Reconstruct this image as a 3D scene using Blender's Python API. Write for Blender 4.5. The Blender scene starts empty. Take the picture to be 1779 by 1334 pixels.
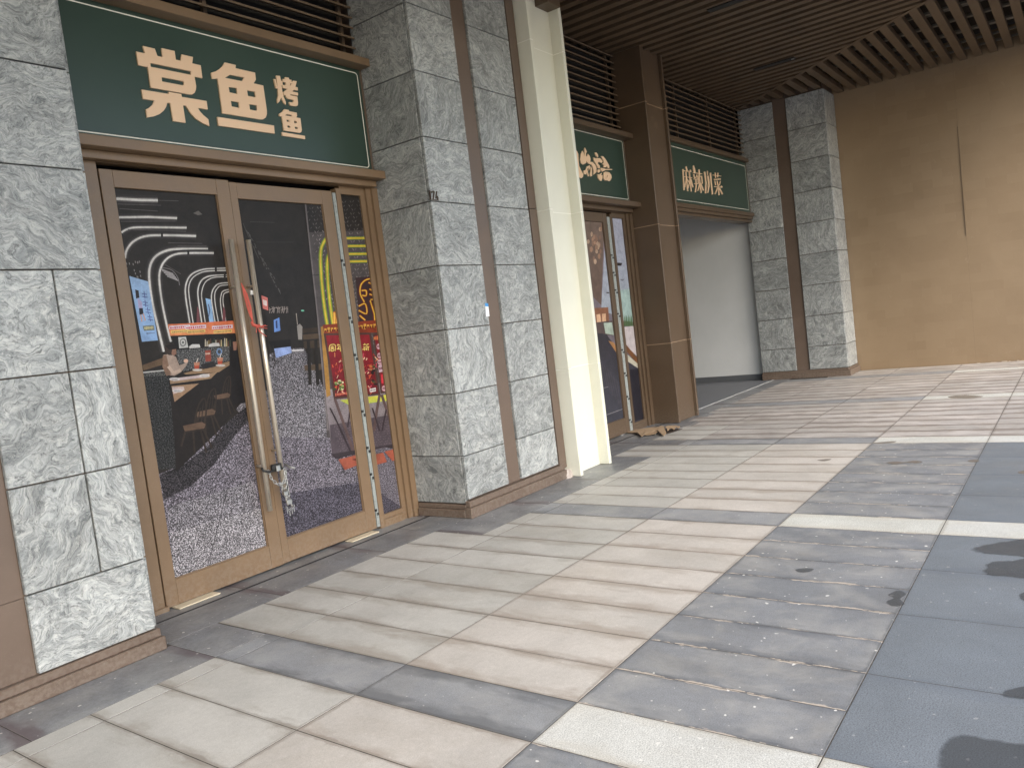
import bpy, math, random
from mathutils import Vector, Matrix
from mathutils.geometry import tessellate_polygon
random.seed(7)
C = bpy.context.scene.collection
sc = bpy.context.scene

# ------------------------------------------------------------------ camera
F = 1351.39; CX, CY = 889.5, 667.0; CAMH = 1.5
RX = Vector((0.5866, -0.8009, -0.1208)).normalized()      # image right in world
RZ = Vector((0.7996, 0.5963, -0.0708)); RZ = (RZ - RX*RZ.dot(RX)).normalized()   # forward
RY = RZ.cross(RX)                                          # image down
CAM = Vector((0, 0, CAMH))
cd = bpy.data.cameras.new('camera'); cam = bpy.data.objects.new('camera', cd); C.objects.link(cam)
cd.sensor_width = 36; cd.lens = 36*F/1779; cd.clip_start = 0.05; cd.clip_end = 2000
up, back = -RY, -RZ
cam.matrix_world = Matrix(((RX.x, up.x, back.x, 0), (RX.y, up.y, back.y, 0), (RX.z, up.z, back.z, CAMH), (0, 0, 0, 1)))
sc.camera = cam
# ------------------------------------------------------------------ sky, sun, exposure
SD = Vector((0.50, 1.0, -0.90)).normalized()               # the way the light travels
w = bpy.data.worlds.new('World'); sc.world = w; w.use_nodes = True
nt = w.node_tree; bg = nt.nodes['Background']
sky = nt.nodes.new('ShaderNodeTexSky'); sky.sky_type = 'NISHITA'; sky.sun_disc = False
sky.sun_elevation = math.asin(-SD.z); sky.sun_rotation = math.atan2(-SD.x, -SD.y)
sky.air_density = 1.0; sky.dust_density = 2.2; sky.ozone_density = 1.0
nt.links.new(sky.outputs[0], bg.inputs[0]); bg.inputs[1].default_value = 0.15
sl = bpy.data.lights.new('sun', 'SUN'); so = bpy.data.objects.new('sun', sl); C.objects.link(so)
sl.energy = 0.9; sl.angle = math.radians(38); sl.color = (1.0, 0.985, 0.96)
so.rotation_euler = SD.to_track_quat('-Z', 'Y').to_euler(); so.location = (-5, -12, 9)
vs = sc.view_settings; vs.view_transform = 'Standard'; vs.look = 'None'; vs.gamma = 1; vs.exposure = 1.6
vs.use_curve_mapping = False
sc.render.engine = 'CYCLES'
sc.cycles.max_bounces = 8; sc.cycles.diffuse_bounces = 5

# ------------------------------------------------------------------ pixel rays (surface depth always given)
def ray(u, v): return RX*(u-CX) + RY*(v-CY) + RZ*F
def onY(u, v, Y): d = ray(u, v); return CAM + d*(Y/d.y)
def onX(u, v, X): d = ray(u, v); return CAM + d*(X/d.x)
def onZ(u, v, Z=0.0): d = ray(u, v); return CAM + d*((Z-CAMH)/d.z)
def view(x0, y0, w_, W):
    s = w_/W
    return lambda x, y: (x0+x*s, y0+y*s)
def s2l(c): 
    return tuple(((x/255)/12.92 if x/255 < .04045 else ((x/255+.055)/1.055)**2.4) for x in c[:3])

# ------------------------------------------------------------------ materials
class NT:
    def __init__(s, name, rough=.5, metal=0, spec=.5, color=None):
        s.m = bpy.data.materials.new(name); s.m.use_nodes = True
        s.t = s.m.node_tree; s.b = s.t.nodes['Principled BSDF']
        s.b.inputs['Roughness'].default_value = rough; s.b.inputs['Metallic'].default_value = metal
        s.b.inputs['Specular IOR Level'].default_value = spec
        if color: s.b.inputs['Base Color'].default_value = (*color, 1)
    def n(s, typ, **k):
        x = s.t.nodes.new(typ)
        for a, b in k.items(): setattr(x, a, b)
        return x
    def put(s, sock, v):
        if hasattr(v, 'node'): s.t.links.new(v, sock)
        elif isinstance(v, (tuple, list)) and sock.type == 'RGBA': sock.default_value = (*v[:3], 1)
        else: sock.default_value = v
    def coord(s, kind='Object'): return s.n('ShaderNodeTexCoord').outputs[kind]
    def rnd(s): return s.n('ShaderNodeObjectInfo').outputs['Random']
    def pos(s): return s.n('ShaderNodeNewGeometry').outputs['Position']
    def vm(s, op, a, b=None, out=0):
        x = s.n('ShaderNodeVectorMath', operation=op); s.put(x.inputs[0], a)
        if b is not None: s.put(x.inputs['Scale'] if op == 'SCALE' else x.inputs[1], b)
        return x.outputs[out]
    def ma(s, op, a, b=0.0, clamp=False):
        x = s.n('ShaderNodeMath', operation=op, use_clamp=clamp); s.put(x.inputs[0], a); s.put(x.inputs[1], b); return x.outputs[0]
    def noise(s, vec, scale, detail=4, rough=.55, dist=0, out=0):
        x = s.n('ShaderNodeTexNoise'); s.put(x.inputs['Vector'], vec); x.inputs['Scale'].default_value = scale
        x.inputs['Detail'].default_value = detail; x.inputs['Roughness'].default_value = rough; x.inputs['Distortion'].default_value = dist
        return x.outputs[out]
    def ramp(s, f, *st):
        x = s.n('ShaderNodeValToRGB'); e = x.color_ramp.elements
        while len(e) < len(st): e.new(.5)
        for q, (p, c) in zip(e, st):
            q.position = p; q.color = (c, c, c, 1) if isinstance(c, (int, float)) else (*c[:3], 1)
        s.put(x.inputs[0], f); return x.outputs[0]
    def mix(s, f, a, b, mode='MIX'):
        x = s.n('ShaderNodeMix', data_type='RGBA', blend_type=mode); s.put(x.inputs[0], f); s.put(x.inputs[6], a); s.put(x.inputs[7], b); return x.outputs[2]
    def sep(s, v):
        x = s.n('ShaderNodeSeparateXYZ'); s.put(x.inputs[0], v); return x.outputs
    def comb(s, x, y, z):
        c = s.n('ShaderNodeCombineXYZ'); s.put(c.inputs[0], x); s.put(c.inputs[1], y); s.put(c.inputs[2], z); return c.outputs[0]
    def base(s, c): s.put(s.b.inputs['Base Color'], c); return s
    def rough(s, c): s.put(s.b.inputs['Roughness'], c); return s
    def bump(s, h, strength=.2, dist=.002):
        x = s.n('ShaderNodeBump'); x.inputs['Strength'].default_value = strength; x.inputs['Distance'].default_value = dist
        s.put(x.inputs['Height'], h); s.t.links.new(x.outputs[0], s.b.inputs['Normal']); return s

M = {}
def granite():
    g = NT('swirled_granite', .42)
    r = g.rnd(); ofs = g.vm('SCALE', g.comb(g.ma('MULTIPLY', r, 37.1), g.ma('MULTIPLY', r, 91.7), g.ma('MULTIPLY', r, 53.3)), 1.0)
    p0 = g.vm('SCALE', g.pos(), 1.28)
    rot = g.n('ShaderNodeVectorRotate', rotation_type='AXIS_ANGLE'); g.put(rot.inputs['Vector'], p0)
    rot.inputs['Axis'].default_value = (.55, .62, .55); g.put(rot.inputs['Angle'], g.ma('MULTIPLY', r, 41.0))
    p = g.vm('ADD', rot.outputs[0], ofs)
    w1 = g.vm('SUBTRACT', g.noise(p, 3.6, 2, .5, 0, 1), (.5, .5, .5))
    w2 = g.vm('SUBTRACT', g.noise(p, 17.0, 3, .55, 0, 1), (.5, .5, .5))
    q = g.vm('ADD', g.vm('ADD', p, g.vm('SCALE', w1, .34)), g.vm('SCALE', w2, .040))
    st = g.vm('MULTIPLY', q, (1.6, 9.0, 3.2))
    v1 = g.noise(st, 3.4, 8, .70, .15)
    v2 = g.noise(g.vm('MULTIPLY', q, (3.0, 22.0, 8.0)), 4.5, 6, .70)
    sp = g.noise(p, 260, 2, .6)
    big = g.noise(p, 2.6, 3, .5, .6)
    c = g.ramp(v1, (.28, (.17, .184, .184)), (.42, (.285, .30, .296)), (.52, (.365, .378, .368)), (.64, (.455, .465, .447)), (.80, (.58, .575, .54)))
    dv = g.ramp(v2, (.36, .40), (.46, .92), (.6, 1.0))
    c = g.mix(1.0, c, dv, 'MULTIPLY')
    bd_ = g.noise(g.vm('MULTIPLY', q, (1.2, 5.5, 2.0)), 1.9, 3, .55, .4)
    c = g.mix(1.0, c, g.ramp(bd_, (.30, .66), (.44, .90), (.56, 1.05), (.70, 1.24)), 'MULTIPLY')
    v3 = g.noise(g.vm('MULTIPLY', q, (2.2, 11.0, 4.5)), 3.1, 4, .60, .25)
    rid = g.ma('ABSOLUTE', g.ma('SUBTRACT', v3, .5))
    c = g.mix(g.ramp(rid, (.0, .55), (.018, .32), (.05, 0.0)), c, g.mix(1.0, c, (.36, .38, .39), 'MULTIPLY'))
    rid2 = g.ma('ABSOLUTE', g.ma('SUBTRACT', v3, .59))
    c = g.mix(g.ramp(rid2, (.0, .40), (.012, .2), (.03, 0.0)), c, (.60, .59, .54))
    lv = g.ramp(v2, (.60, 0.0), (.72, .55))
    c = g.mix(lv, c, (.68, .66, .59))
    c = g.mix(g.ramp(big, (.52, 0.0), (.76, .40)), c, g.mix(1.0, c, (.56, .585, .60), 'MULTIPLY'))
    c = g.mix(g.ramp(sp, (.62, 0.0), (.72, .35)), c, (.72, .72, .70))
    c = g.mix(g.ramp(sp, (.28, .40), (.38, 0.0)), c, (.08, .085, .09))
    tint = g.ma('ADD', .86, g.ma('MULTIPLY', g.ma('FRACT', g.ma('MULTIPLY', r, 17.0)), .26))
    c = g.mix(1.0, c, g.comb(tint, tint, g.ma('MULTIPLY', tint, .99)), 'MULTIPLY')
    g.base(c).rough(g.ramp(sp, (.3, .36), (.7, .55))).bump(g.ma('ADD', g.ma('MULTIPLY', v2, .6), sp), .12, .0015)
    return g.m
M['granite'] = granite()
def paint(name, col, rough=.38, var=.12, dirt=.25):
    g = NT(name, rough)
    p = g.pos(); n1 = g.noise(p, 2.3, 5, .6, .3); n2 = g.noise(p, 45, 3, .6)
    c = g.mix(g.ramp(n1, (.3, 0.0), (.7, 1.0)), tuple(x*(1-var) for x in col), tuple(x*(1+var) for x in col))
    z = g.sep(p)[2]
    low = g.ma('MULTIPLY', g.ramp(g.ma('DIVIDE', z, .5), (0.0, 1.0), (.5, .0)), g.ramp(n2, (.4, 0.0), (.62, dirt)))
    c = g.mix(low, c, (.30, .265, .22))
    c = g.mix(g.ramp(g.noise(p, 330, 1, .5), (.73, 0.0), (.76, .35)), c, (.55, .5, .42))
    g.base(c).rough(g.ramp(n1, (.25, rough-.07), (.75, rough+.1))).bump(n2, .04, .001)
    return g.m
M['bronze'] = paint('bronze_paint', (.182, .118, .067))
M['brown'] = paint('brown_panel_paint', (.122, .086, .063), .42)
M['column_brown'] = paint('brown_column_paint', (.088, .058, .035), .40, .10, .15)
M['cream'] = paint('cream_column_paint', (.66, .655, .55), .35, .03, .12)
M['seam_cream'] = NT('cream_sealant', .5, color=(.80, .79, .70)).m
M['seam_brown'] = NT('tan_sealant', .5, color=(.32, .22, .14)).m
M['ceil'] = paint('ceiling_slat_paint', (.094, .062, .036), .5, .18, 0)
M['louvre'] = paint('louvre_paint', (.15, .105, .068), .45, .12, 0)
M['void'] = NT('dark_void', .9, color=(.012, .011, .010)).m
M['deck'] = NT('ceiling_deck', .8, color=(.035, .028, .022)).m
def bronze_wall():
    g = NT('bronze_wall_paint', .36, .12)
    p = g.pos(); s = g.sep(p)
    n1 = g.noise(p, .9, 5, .6, .5)
    br = g.n('ShaderNodeTexBrick'); g.put(br.inputs['Vector'], g.comb(s[1], s[2], 0.0))
    br.inputs['Scale'].default_value = 2.1; br.inputs['Color1'].default_value = (0, 0, 0, 1); br.inputs['Color2'].default_value = (1, 1, 1, 1)
    br.inputs['Mortar'].default_value = (.5, .5, .5, 1); br.inputs['Mortar Size'].default_value = .0; br.inputs['Brick Width'].default_value = .62; br.inputs['Row Height'].default_value = .31
    c = g.mix(g.ramp(n1, (.3, 0.0), (.72, 1.0)), (.222, .154, .090), (.272, .193, .116))
    c = g.mix(g.ma('MULTIPLY', br.outputs[0], .5), c, (.285, .205, .125))
    sm = g.noise(g.vm('MULTIPLY', p, (1, 3, 1.2)), 5, 5, .65, 1.2)
    c = g.mix(g.ramp(sm, (.62, 0.0), (.76, .45)), c, (.33, .25, .165))
    g.base(c).rough(g.ramp(sm, (.3, .30), (.7, .46)))
    g.bump(g.ma('ADD', g.noise(p, 1.6, 4, .55, .4), g.ma('MULTIPLY', g.noise(p, 14, 3), .05)), .5, .015)
    return g.m
M['bronze_wall'] = bronze_wall()
def signgreen():
    g = NT('green_sign_paint', .33)
    n = g.noise(g.pos(), 1.4, 4, .5)
    g.base(g.ramp(n, (.3, (.027, .051, .038)), (.7, (.034, .060, .045)))); return g.m
M['green'] = signgreen()
M['letter'] = NT('tan_acrylic', .4, color=(.78, .55, .36)).m
M['letter_edge'] = M['letter']
M['line'] = NT('pale_line_paint', .45, color=(.80, .78, .68)).m
def steel():
    g = NT('brushed_steel', .26, .6); p = g.pos()
    n = g.noise(g.vm('MULTIPLY', p, (14, 14, .6)), 8, 2)
    g.base((.62, .55, .45)).rough(g.ramp(n, (.3, .26), (.7, .36))); return g.m
M['steel'] = steel()
M['chrome'] = NT('galvanised_steel', .35, 1.0, color=(.55, .55, .53)).m
M['black'] = NT('black_rubber', .45, color=(.018, .018, .018)).m
def film_strip():
    g = NT('pale_green_edge_film', .5); p = g.pos()
    n = g.noise(g.vm('MULTIPLY', p, (20, 20, 14)), 2, 4, .7)
    c = g.ramp(n, (.33, (.17, .18, .17)), (.45, (.26, .28, .262)), (.7, (.33, .352, .332)))
    g.base(c); return g.m
M['edgefilm'] = film_strip()
M['wood'] = NT('pale_wood', .7, color=(.58, .50, .36)).m
M['red'] = NT('red_string', .7, color=(.52, .10, .07)).m
def glassmat():
    g = NT('door_glass', .06, color=(.03, .034, .034)); return g.m
M['glass'] = glassmat()
def plaster():
    g = NT('white_plaster', .75); p = g.pos(); n = g.noise(p, 1.2, 5, .6)
    g.base(g.ramp(n, (.3, (.58, .59, .575)), (.7, (.64, .645, .63)))); return g.m
M['plaster'] = plaster()
M['concrete'] = NT('plain_ceiling_concrete', .85, color=(.33, .32, .31)).m

def tile_mat(name, c1, c2, stain, stain_amt, line=None, line_amt=0, speck=.3, rough=.5, fine=.22, hw=.157, blotch=.35, mott=.10, dust=0.0, hy=.4675, edge=.42, reach0=.52, dirt=.34):
    """honed stone paving: grain, blotches with their own outline, dirt or lime along the joints"""
    g = NT(name, rough); p = g.pos(); r = g.rnd(); o = g.sep(g.coord('Object'))
    grain = g.noise(p, 190, 3, .75); mid = g.noise(p, 38, 5, .7)
    sh = g.vm('ADD', p, g.comb(g.ma('MULTIPLY', r, 40.0), 0.0, 0.0))
    n = g.noise(sh, 2.6, 5, .6, .4)
    c = g.mix(r, c1, c2)
    c = g.mix(g.ramp(n, (.32, 0.0), (.70, 1.0)), g.mix(1.0, c, (1-blotch*.5,)*3, 'MULTIPLY'), c)
    c = g.mix(g.ramp(mid, (.35, mott*2), (.6, 0.0)), c, g.mix(1.0, c, (.55, .53, .50), 'MULTIPLY'))
    c = g.mix(1.0, c, g.ramp(grain, (.30, 1-fine*1.5), (.5, 1.0), (.72, 1+fine)), 'MULTIPLY')
    if dust: c = g.mix(g.ramp(g.noise(sh, 3.3, 5, .65, .6), (.44, 0.0), (.68, dust)), c, (.37, .36, .33))
    dn = g.noise(g.vm('MULTIPLY', p, (1.0, .5, 1.0)), 1.9, 7, .72, .8)
    c = g.mix(g.ramp(dn, (.50, 0.0), (.70, dirt)), c, g.mix(1.0, c, (.66, .60, .52), 'MULTIPLY'))
    dn2 = g.noise(p, 11, 5, .7, .5)
    c = g.mix(g.ramp(dn2, (.60, 0.0), (.72, dirt*.8)), c, g.mix(1.0, c, (.74, .70, .64), 'MULTIPLY'))
    ex = g.ma('SUBTRACT', hw, g.ma('ABSOLUTE', o[0]))          # metres from the long joint
    wob = g.noise(g.vm('MULTIPLY', sh, (9, 3.2, 1)), 1.0, 5, .62, .3)
    reach = g.ma('SUBTRACT', g.ma('ADD', wob, g.ma('MULTIPLY', g.ma('FRACT', g.ma('MULTIPLY', r, 7.7)), .20)), reach0)
    d = g.ma('SUBTRACT', g.ma('MULTIPLY', reach, .34), ex)
    sfac = g.ma('MULTIPLY', g.ramp(g.ma('ADD', g.ma('MULTIPLY', d, 11.0), .5), (.10, 0.0), (.95, 1.0)), stain_amt)
    c = g.mix(sfac, c, stain)
    ey = g.ma('SUBTRACT', hy, g.ma('ABSOLUTE', o[1]))
    em = g.ma('MINIMUM', ex, ey)
    nar = g.ma('SUBTRACT', g.ma('MULTIPLY', g.ma('MULTIPLY', g.noise(p, 24, 4, .65), g.ramp(g.noise(p, 1.7, 4, .6), (.35, .25), (.65, 1.2))), .030), em)
    c = g.mix(g.ma('MULTIPLY', g.ramp(g.ma('ADD', g.ma('MULTIPLY', nar, 90.0), .5), (.2, 0.0), (.9, 1.0)), edge), c, g.mix(1.0, stain, (.62, .60, .58), 'MULTIPLY'))
    if line:
        w2 = g.noise(g.vm('MULTIPLY', sh, (14, 5, 1)), 1.0, 6, .7)
        d2 = g.ma('SUBTRACT', g.ma('MULTIPLY', g.ma('SUBTRACT', w2, .485), .115), ex)
        lf = g.ma('MULTIPLY', g.ramp(g.ma('ADD', g.ma('MULTIPLY', d2, 130.0), .5), (.3, 0.0), (.8, 1.0)), line_amt)
        c = g.mix(lf, c, line)
    spn = g.noise(p, 33, 1, .4)
    c = g.mix(g.ramp(spn, (.735, 0.0), (.755, speck)), c, (.78, .76, .70))
    g.base(c).rough(g.ramp(g.noise(p, 3.1, 4, .6), (.3, rough-.1), (.7, rough+.12))).bump(g.ma('ADD', grain, mid), .22, .0012)
    return g.m
M['t_grey'] = tile_mat('pale_grey_paving', (.455, .445, .405), (.53, .515, .47), (.255, .225, .185), .62, None, 0, .15, .55, .15)
M['t_pink'] = tile_mat('pinkish_paving', (.50, .472, .425), (.555, .518, .465), (.27, .225, .18), .60, None, 0, .15, .55, .15)
M['t_far'] = tile_mat('stained_pale_paving', (.48, .455, .42), (.56, .52, .48), (.22, .19, .165), .85, None, 0, .15, .5, .15, blotch=.6, reach0=.44, dirt=.6)
M['t_band'] = tile_mat('blue_grey_paving', (.28, .29, .298), (.335, .343, .35), (.11, .115, .12), .7, None, 0, .3, .5, .26, blotch=.5, dust=.4)
M['t_dark'] = tile_mat('dark_grey_paving', (.21, .221, .232), (.25, .258, .265), (.115, .124, .136), .6, (.46, .40, .33), .85, .7, .5, .26, blotch=.3, mott=.12, dust=.55)
M['t_white'] = tile_mat('speckled_white_paving', (.57, .575, .52), (.60, .60, .555), (.45, .41, .33), .35, None, 0, .5, .55, .42)
M['t_slate'] = tile_mat('blue_slate_paving', (.172, .194, .212), (.188, .209, .227), (.12, .14, .165), .4, None, 0, .2, .45, .42, hw=.316, blotch=.25, mott=.05, edge=.12, dirt=.12)
M['t_border'] = tile_mat('dark_border_stone', (.215, .224, .235), (.265, .272, .28), (.10, .078, .085), .8, None, 0, .6, .4, .25, hw=.46, blotch=.7, mott=.3, edge=.3, dust=.35)
def grout():
    g = NT('joint_grit', .9); g.base(g.ramp(g.noise(g.pos(), 22, 4, .6), (.3, (.035, .031, .027)), (.7, (.10, .088, .072)))); return g.m
M['grout'] = grout()
def grd():
    g = NT('outdoor_ground', .85); g.base(g.ramp(g.noise(g.pos(), .8, 6, .6), (.3, (.22, .22, .21)), (.7, (.30, .29, .275)))); return g.m
M['ground'] = grd()
M['wet'] = tile_mat('wet_slate', (.135, .147, .158), (.135, .147, .158), (.08, .085, .09), 0.0, None, 0, .1, .35, .25)
M['wetbrown'] = NT('damp_brown_stone', .3, color=(.22, .185, .15)).m
M['card'] = None
def cardboard():
    g = NT('torn_cardboard', .8); p = g.pos()
    n = g.noise(p, 9, 5, .6); f = g.noise(g.vm('MULTIPLY', p, (140, 20, 20)), 1, 2)
    g.base(g.mix(g.ramp(f, (.4, 0.0), (.6, .25)), g.ramp(n, (.3, (.30, .205, .12)), (.7, (.42, .30, .185))), (.24, .16, .09))); return g.m
M['card'] = cardboard()
def print_mat(name, speck=False):
    g = NT(name, .42, spec=.22)
    a = g.n('ShaderNodeVertexColor', layer_name='ink').outputs[0]
    if speck:
        p = g.pos()
        v = g.n('ShaderNodeTexVoronoi', feature='F1'); g.put(v.inputs['Vector'], g.vm('MULTIPLY', p, (70, 1, 88))); v.inputs['Scale'].default_value = 1.0
        n2 = g.noise(g.vm('MULTIPLY', p, (1, 1, 1.3)), 120, 3, .75)
        f = g.ramp(n2, (.44, .14), (.52, .55), (.60, 2.0))
        a = g.mix(1.0, a, f, 'MULTIPLY')
    pp = g.pos()
    a = g.mix(1.0, a, g.ramp(g.noise(pp, 9, 6, .7, .4), (.30, .72), (.5, 1.0), (.70, 1.24)), 'MULTIPLY')
    a = g.mix(1.0, a, g.ramp(g.noise(pp, 110, 3, .7), (.32, .88), (.68, 1.12)), 'MULTIPLY')
    g.base(a); return g.m
M['print'] = print_mat('printed_film'); M['print_speck'] = print_mat('printed_terrazzo_film', True)

# ------------------------------------------------------------------ builders
class MB:
    def __init__(s): s.v = []; s.f = []; s.mi = []; s.cols = {}
    def add(s, vs_, fs, mi=0):
        b = len(s.v); s.v += [tuple(x) for x in vs_]; s.f += [tuple(b+i for i in f) for f in fs]; s.mi += [mi]*len(fs); return s
    def box(s, x0, x1, y0, y1, z0, z1, mi=0, ch=0.0):
        if ch:
            P = []
            for z, k in ((z0, ch), (z0+ch, 0), (z1-ch, 0), (z1, ch)):
                if k: P += [(x0+k, y0+k, z), (x1-k, y0+k, z), (x1-k, y1-k, z), (x0+k, y1-k, z)]
                else: P += [(x0, y0+ch, z), (x0+ch, y0, z), (x1-ch, y0, z), (x1, y0+ch, z), (x1, y1-ch, z), (x1-ch, y1, z), (x0+ch, y1, z), (x0, y1-ch, z)]
            # simple: rings of 4 / 8 / 8 / 4
            f = [(3, 2, 1, 0)]
            r8 = lambda o: [o+i for i in range(8)]
            a, b = r8(4), r8(12)
            for i in range(8): f.append((a[i], a[(i+1) % 8], b[(i+1) % 8], b[i]))
            t = [20, 21, 22, 23]; bt = [0, 1, 2, 3]
            for i in range(4):
                c0 = a[(2*i) % 8]; c1 = a[(2*i+1) % 8]; n0 = a[(2*i+2) % 8]
                f.append((bt[i], c1, c0)); f.append((bt[i], bt[(i+1) % 4], n0, c1))
                c0 = b[(2*i) % 8]; c1 = b[(2*i+1) % 8]; n0 = b[(2*i+2) % 8]
                f.append((t[i], c0, c1)); f.append((t[i], c1, n0, t[(i+1) % 4]))
            f.append((20, 21, 22, 23))
            return s.add(P, f, mi)
        return s.add([(x0, y0, z0), (x1, y0, z0), (x1, y1, z0), (x0, y1, z0), (x0, y0, z1), (x1, y0, z1), (x1, y1, z1), (x0, y1, z1)],
                     [(3, 2, 1, 0), (4, 5, 6, 7), (0, 1, 5, 4), (1, 2, 6, 5), (2, 3, 7, 6), (3, 0, 4, 7)], mi)
    def prism(s, loops, Y, t, mi=0):
        """polygon loops of (x, z); front at Y, back at Y+t"""
        pts = [p for l in loops for p in l]; n = len(pts)
        tri = tessellate_polygon([[Vector((x, z, 0)) for x, z in l] for l in loops])
        vs_ = [(x, Y, z) for x, z in pts] + [(x, Y+t, z) for x, z in pts]
        fs = []
        for a, b, c in tri:
            A, B, D = pts[a], pts[b], pts[c]
            cr = (B[0]-A[0])*(D[1]-A[1]) - (B[1]-A[1])*(D[0]-A[0])
            fs.append((a, b, c) if cr > 0 else (a, c, b))
        o = 0
        for l in loops:
            k = len(l)
            for i in range(k): fs.append((o+i, o+(i+1) % k, n+o+(i+1) % k, n+o+i))
            o += k
        return s.add(vs_, fs, mi)
    def extr(s, poly, z0, z1, mi=0):
        n = len(poly)
        tri = tessellate_polygon([[Vector((x, y, 0)) for x, y in poly]])
        vs_ = [(x, y, z1) for x, y in poly] + [(x, y, z0) for x, y in poly]
        fs = [tuple(t) for t in tri] + [(i, (i+1) % n, n+(i+1) % n, n+i) for i in range(n)] + [tuple(n+i for i in reversed(t)) for t in tri]
        return s.add(vs_, fs, mi)
    def tube(s, pts, r, n=8, caps=True, mi=0, rs=None):
        pts = [Vector(p) for p in pts]; rings = []
        for i, p in enumerate(pts):
            a = pts[max(0, i-1)]; b = pts[min(len(pts)-1, i+1)]; t = (b-a).normalized()
            u = t.cross(Vector((.31, .52, .8))); u.normalize(); v = t.cross(u)
            rr = rs[i] if rs else r
            rings.append([p + u*math.cos(k*2*math.pi/n)*rr + v*math.sin(k*2*math.pi/n)*rr for k in range(n)])
        vs_ = [q for R_ in rings for q in R_]; fs = []
        for i in range(len(pts)-1):
            for k in range(n): fs.append((i*n+k, i*n+(k+1) % n, (i+1)*n+(k+1) % n, (i+1)*n+k))
        if caps: fs += [tuple(reversed(range(n))), tuple(range((len(pts)-1)*n, len(pts)*n))]
        return s.add(vs_, fs, mi)
    def torus(s, c, u, v, a, b, r, n=12, m=5, mi=0):
        c, u, v = Vector(c), Vector(u).normalized(), Vector(v).normalized(); wv = u.cross(v); vs_ = []; fs = []
        for i in range(n):
            t = 2*math.pi*i/n; p = c+u*a*math.cos(t)+v*b*math.sin(t); d = (u*math.cos(t)*a+v*math.sin(t)*b).normalized()
            for k in range(m):
                q = 2*math.pi*k/m; vs_.append(p+d*r*math.cos(q)+wv*r*math.sin(q))
        for i in range(n):
            for k in range(m): fs.append((i*m+k, ((i+1) % n)*m+k, ((i+1) % n)*m+(k+1) % m, i*m+(k+1) % m))
        return s.add(vs_, fs, mi)
    def mesh(s, name, mats, smooth=False):
        me = bpy.data.meshes.new(name); me.from_pydata(s.v, [], s.f)
        for m in (mats if isinstance(mats, (list, tuple)) else [mats]): me.materials.append(M[m] if isinstance(m, str) else m)
        me.polygons.foreach_set('material_index', s.mi)
        if smooth: me.polygons.foreach_set('use_smooth', [True]*len(s.f))
        me.update(); return me
    def build(s, name, mats, parent=None, smooth=False, fix=True):
        me = s.mesh(name, mats, smooth)
        if fix:
            import bmesh
            b = bmesh.new(); b.from_mesh(me); bmesh.ops.recalc_face_normals(b, faces=b.faces); b.to_mesh(me); b.free()
        return link(name, me, parent)
def link(name, me, parent=None, loc=None):
    o = bpy.data.objects.new(name, me); C.objects.link(o)
    if loc is not None: o.location = loc
    if parent is not None:
        o.parent = parent
        if parent.parent is None: o.matrix_parent_inverse = Matrix.Translation(-Vector(parent.location))
    return o
GROUPS = {'stone_pier': 'stone piers along the arcade', 'steel_column': 'steel columns along the shop fronts', 'storefront': 'shop fronts along the arcade',
          'louvre_grille': 'louvre grilles above the signs', 'shop_sign': 'green shop signs', 'linear_light': 'light fittings in the slatted ceiling'}
def tag(o, label, cat=None, group=None, kind=None):
    o['label'] = label
    if cat: o['category'] = cat
    if group: o['group'] = group
    if kind: o['kind'] = kind
    return o
def thing(name, label, cat, loc=(0, 0, 0), group=None):
    o = bpy.data.objects.new(name, None); C.objects.link(o); o.location = loc; o.empty_display_size = .2
    return tag(o, label, cat, group or GROUPS.get(name))
def box(name, mat, parent, *b, ch=0.0): return MB().box(*b, ch=ch).build(name, mat, parent)
def struct(o, label=None):
    o['kind'] = 'structure'
    if label: o['label'] = label
    return o

def feather(m):
    """patch outline fades out: the rim carries fade = 0, the middle 1"""
    t = m.node_tree; out = t.nodes['Material Output']; b = t.nodes['Principled BSDF']
    a = t.nodes.new('ShaderNodeVertexColor'); a.layer_name = 'fade'
    n = t.nodes.new('ShaderNodeTexNoise'); n.inputs['Scale'].default_value = 18; n.inputs['Detail'].default_value = 5
    ge = t.nodes.new('ShaderNodeNewGeometry'); t.links.new(ge.outputs['Position'], n.inputs['Vector'])
    s1 = t.nodes.new('ShaderNodeMath'); s1.operation = 'ADD'; t.links.new(a.outputs[0], s1.inputs[0]); t.links.new(n.outputs[0], s1.inputs[1])
    s2 = t.nodes.new('ShaderNodeMapRange'); t.links.new(s1.outputs[0], s2.inputs[0]); s2.inputs[1].default_value = .62; s2.inputs[2].default_value = 1.15; s2.inputs[3].default_value = 0; s2.inputs[4].default_value = .62
    tr = t.nodes.new('ShaderNodeBsdfTransparent'); mx = t.nodes.new('ShaderNodeMixShader')
    t.links.new(s2.outputs[0], mx.inputs[0]); t.links.new(tr.outputs[0], mx.inputs[1]); t.links.new(b.outputs[0], mx.inputs[2]); t.links.new(mx.outputs[0], out.inputs[0])
feather(M['wet']); feather(M['wetbrown'])

# ================================================================== SETTING
g_ = MB().add([(-150, -150, -.03), (150, -150, -.03), (150, 150, -.03), (-150, 150, -.03)], [(0, 1, 2, 3)])
struct(g_.build('ground', 'ground'))
pav = struct(MB().box(-3.2, 15.3, -1.2, 4.9, -.02, -.0013).build('pavement', 'grout'))
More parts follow.
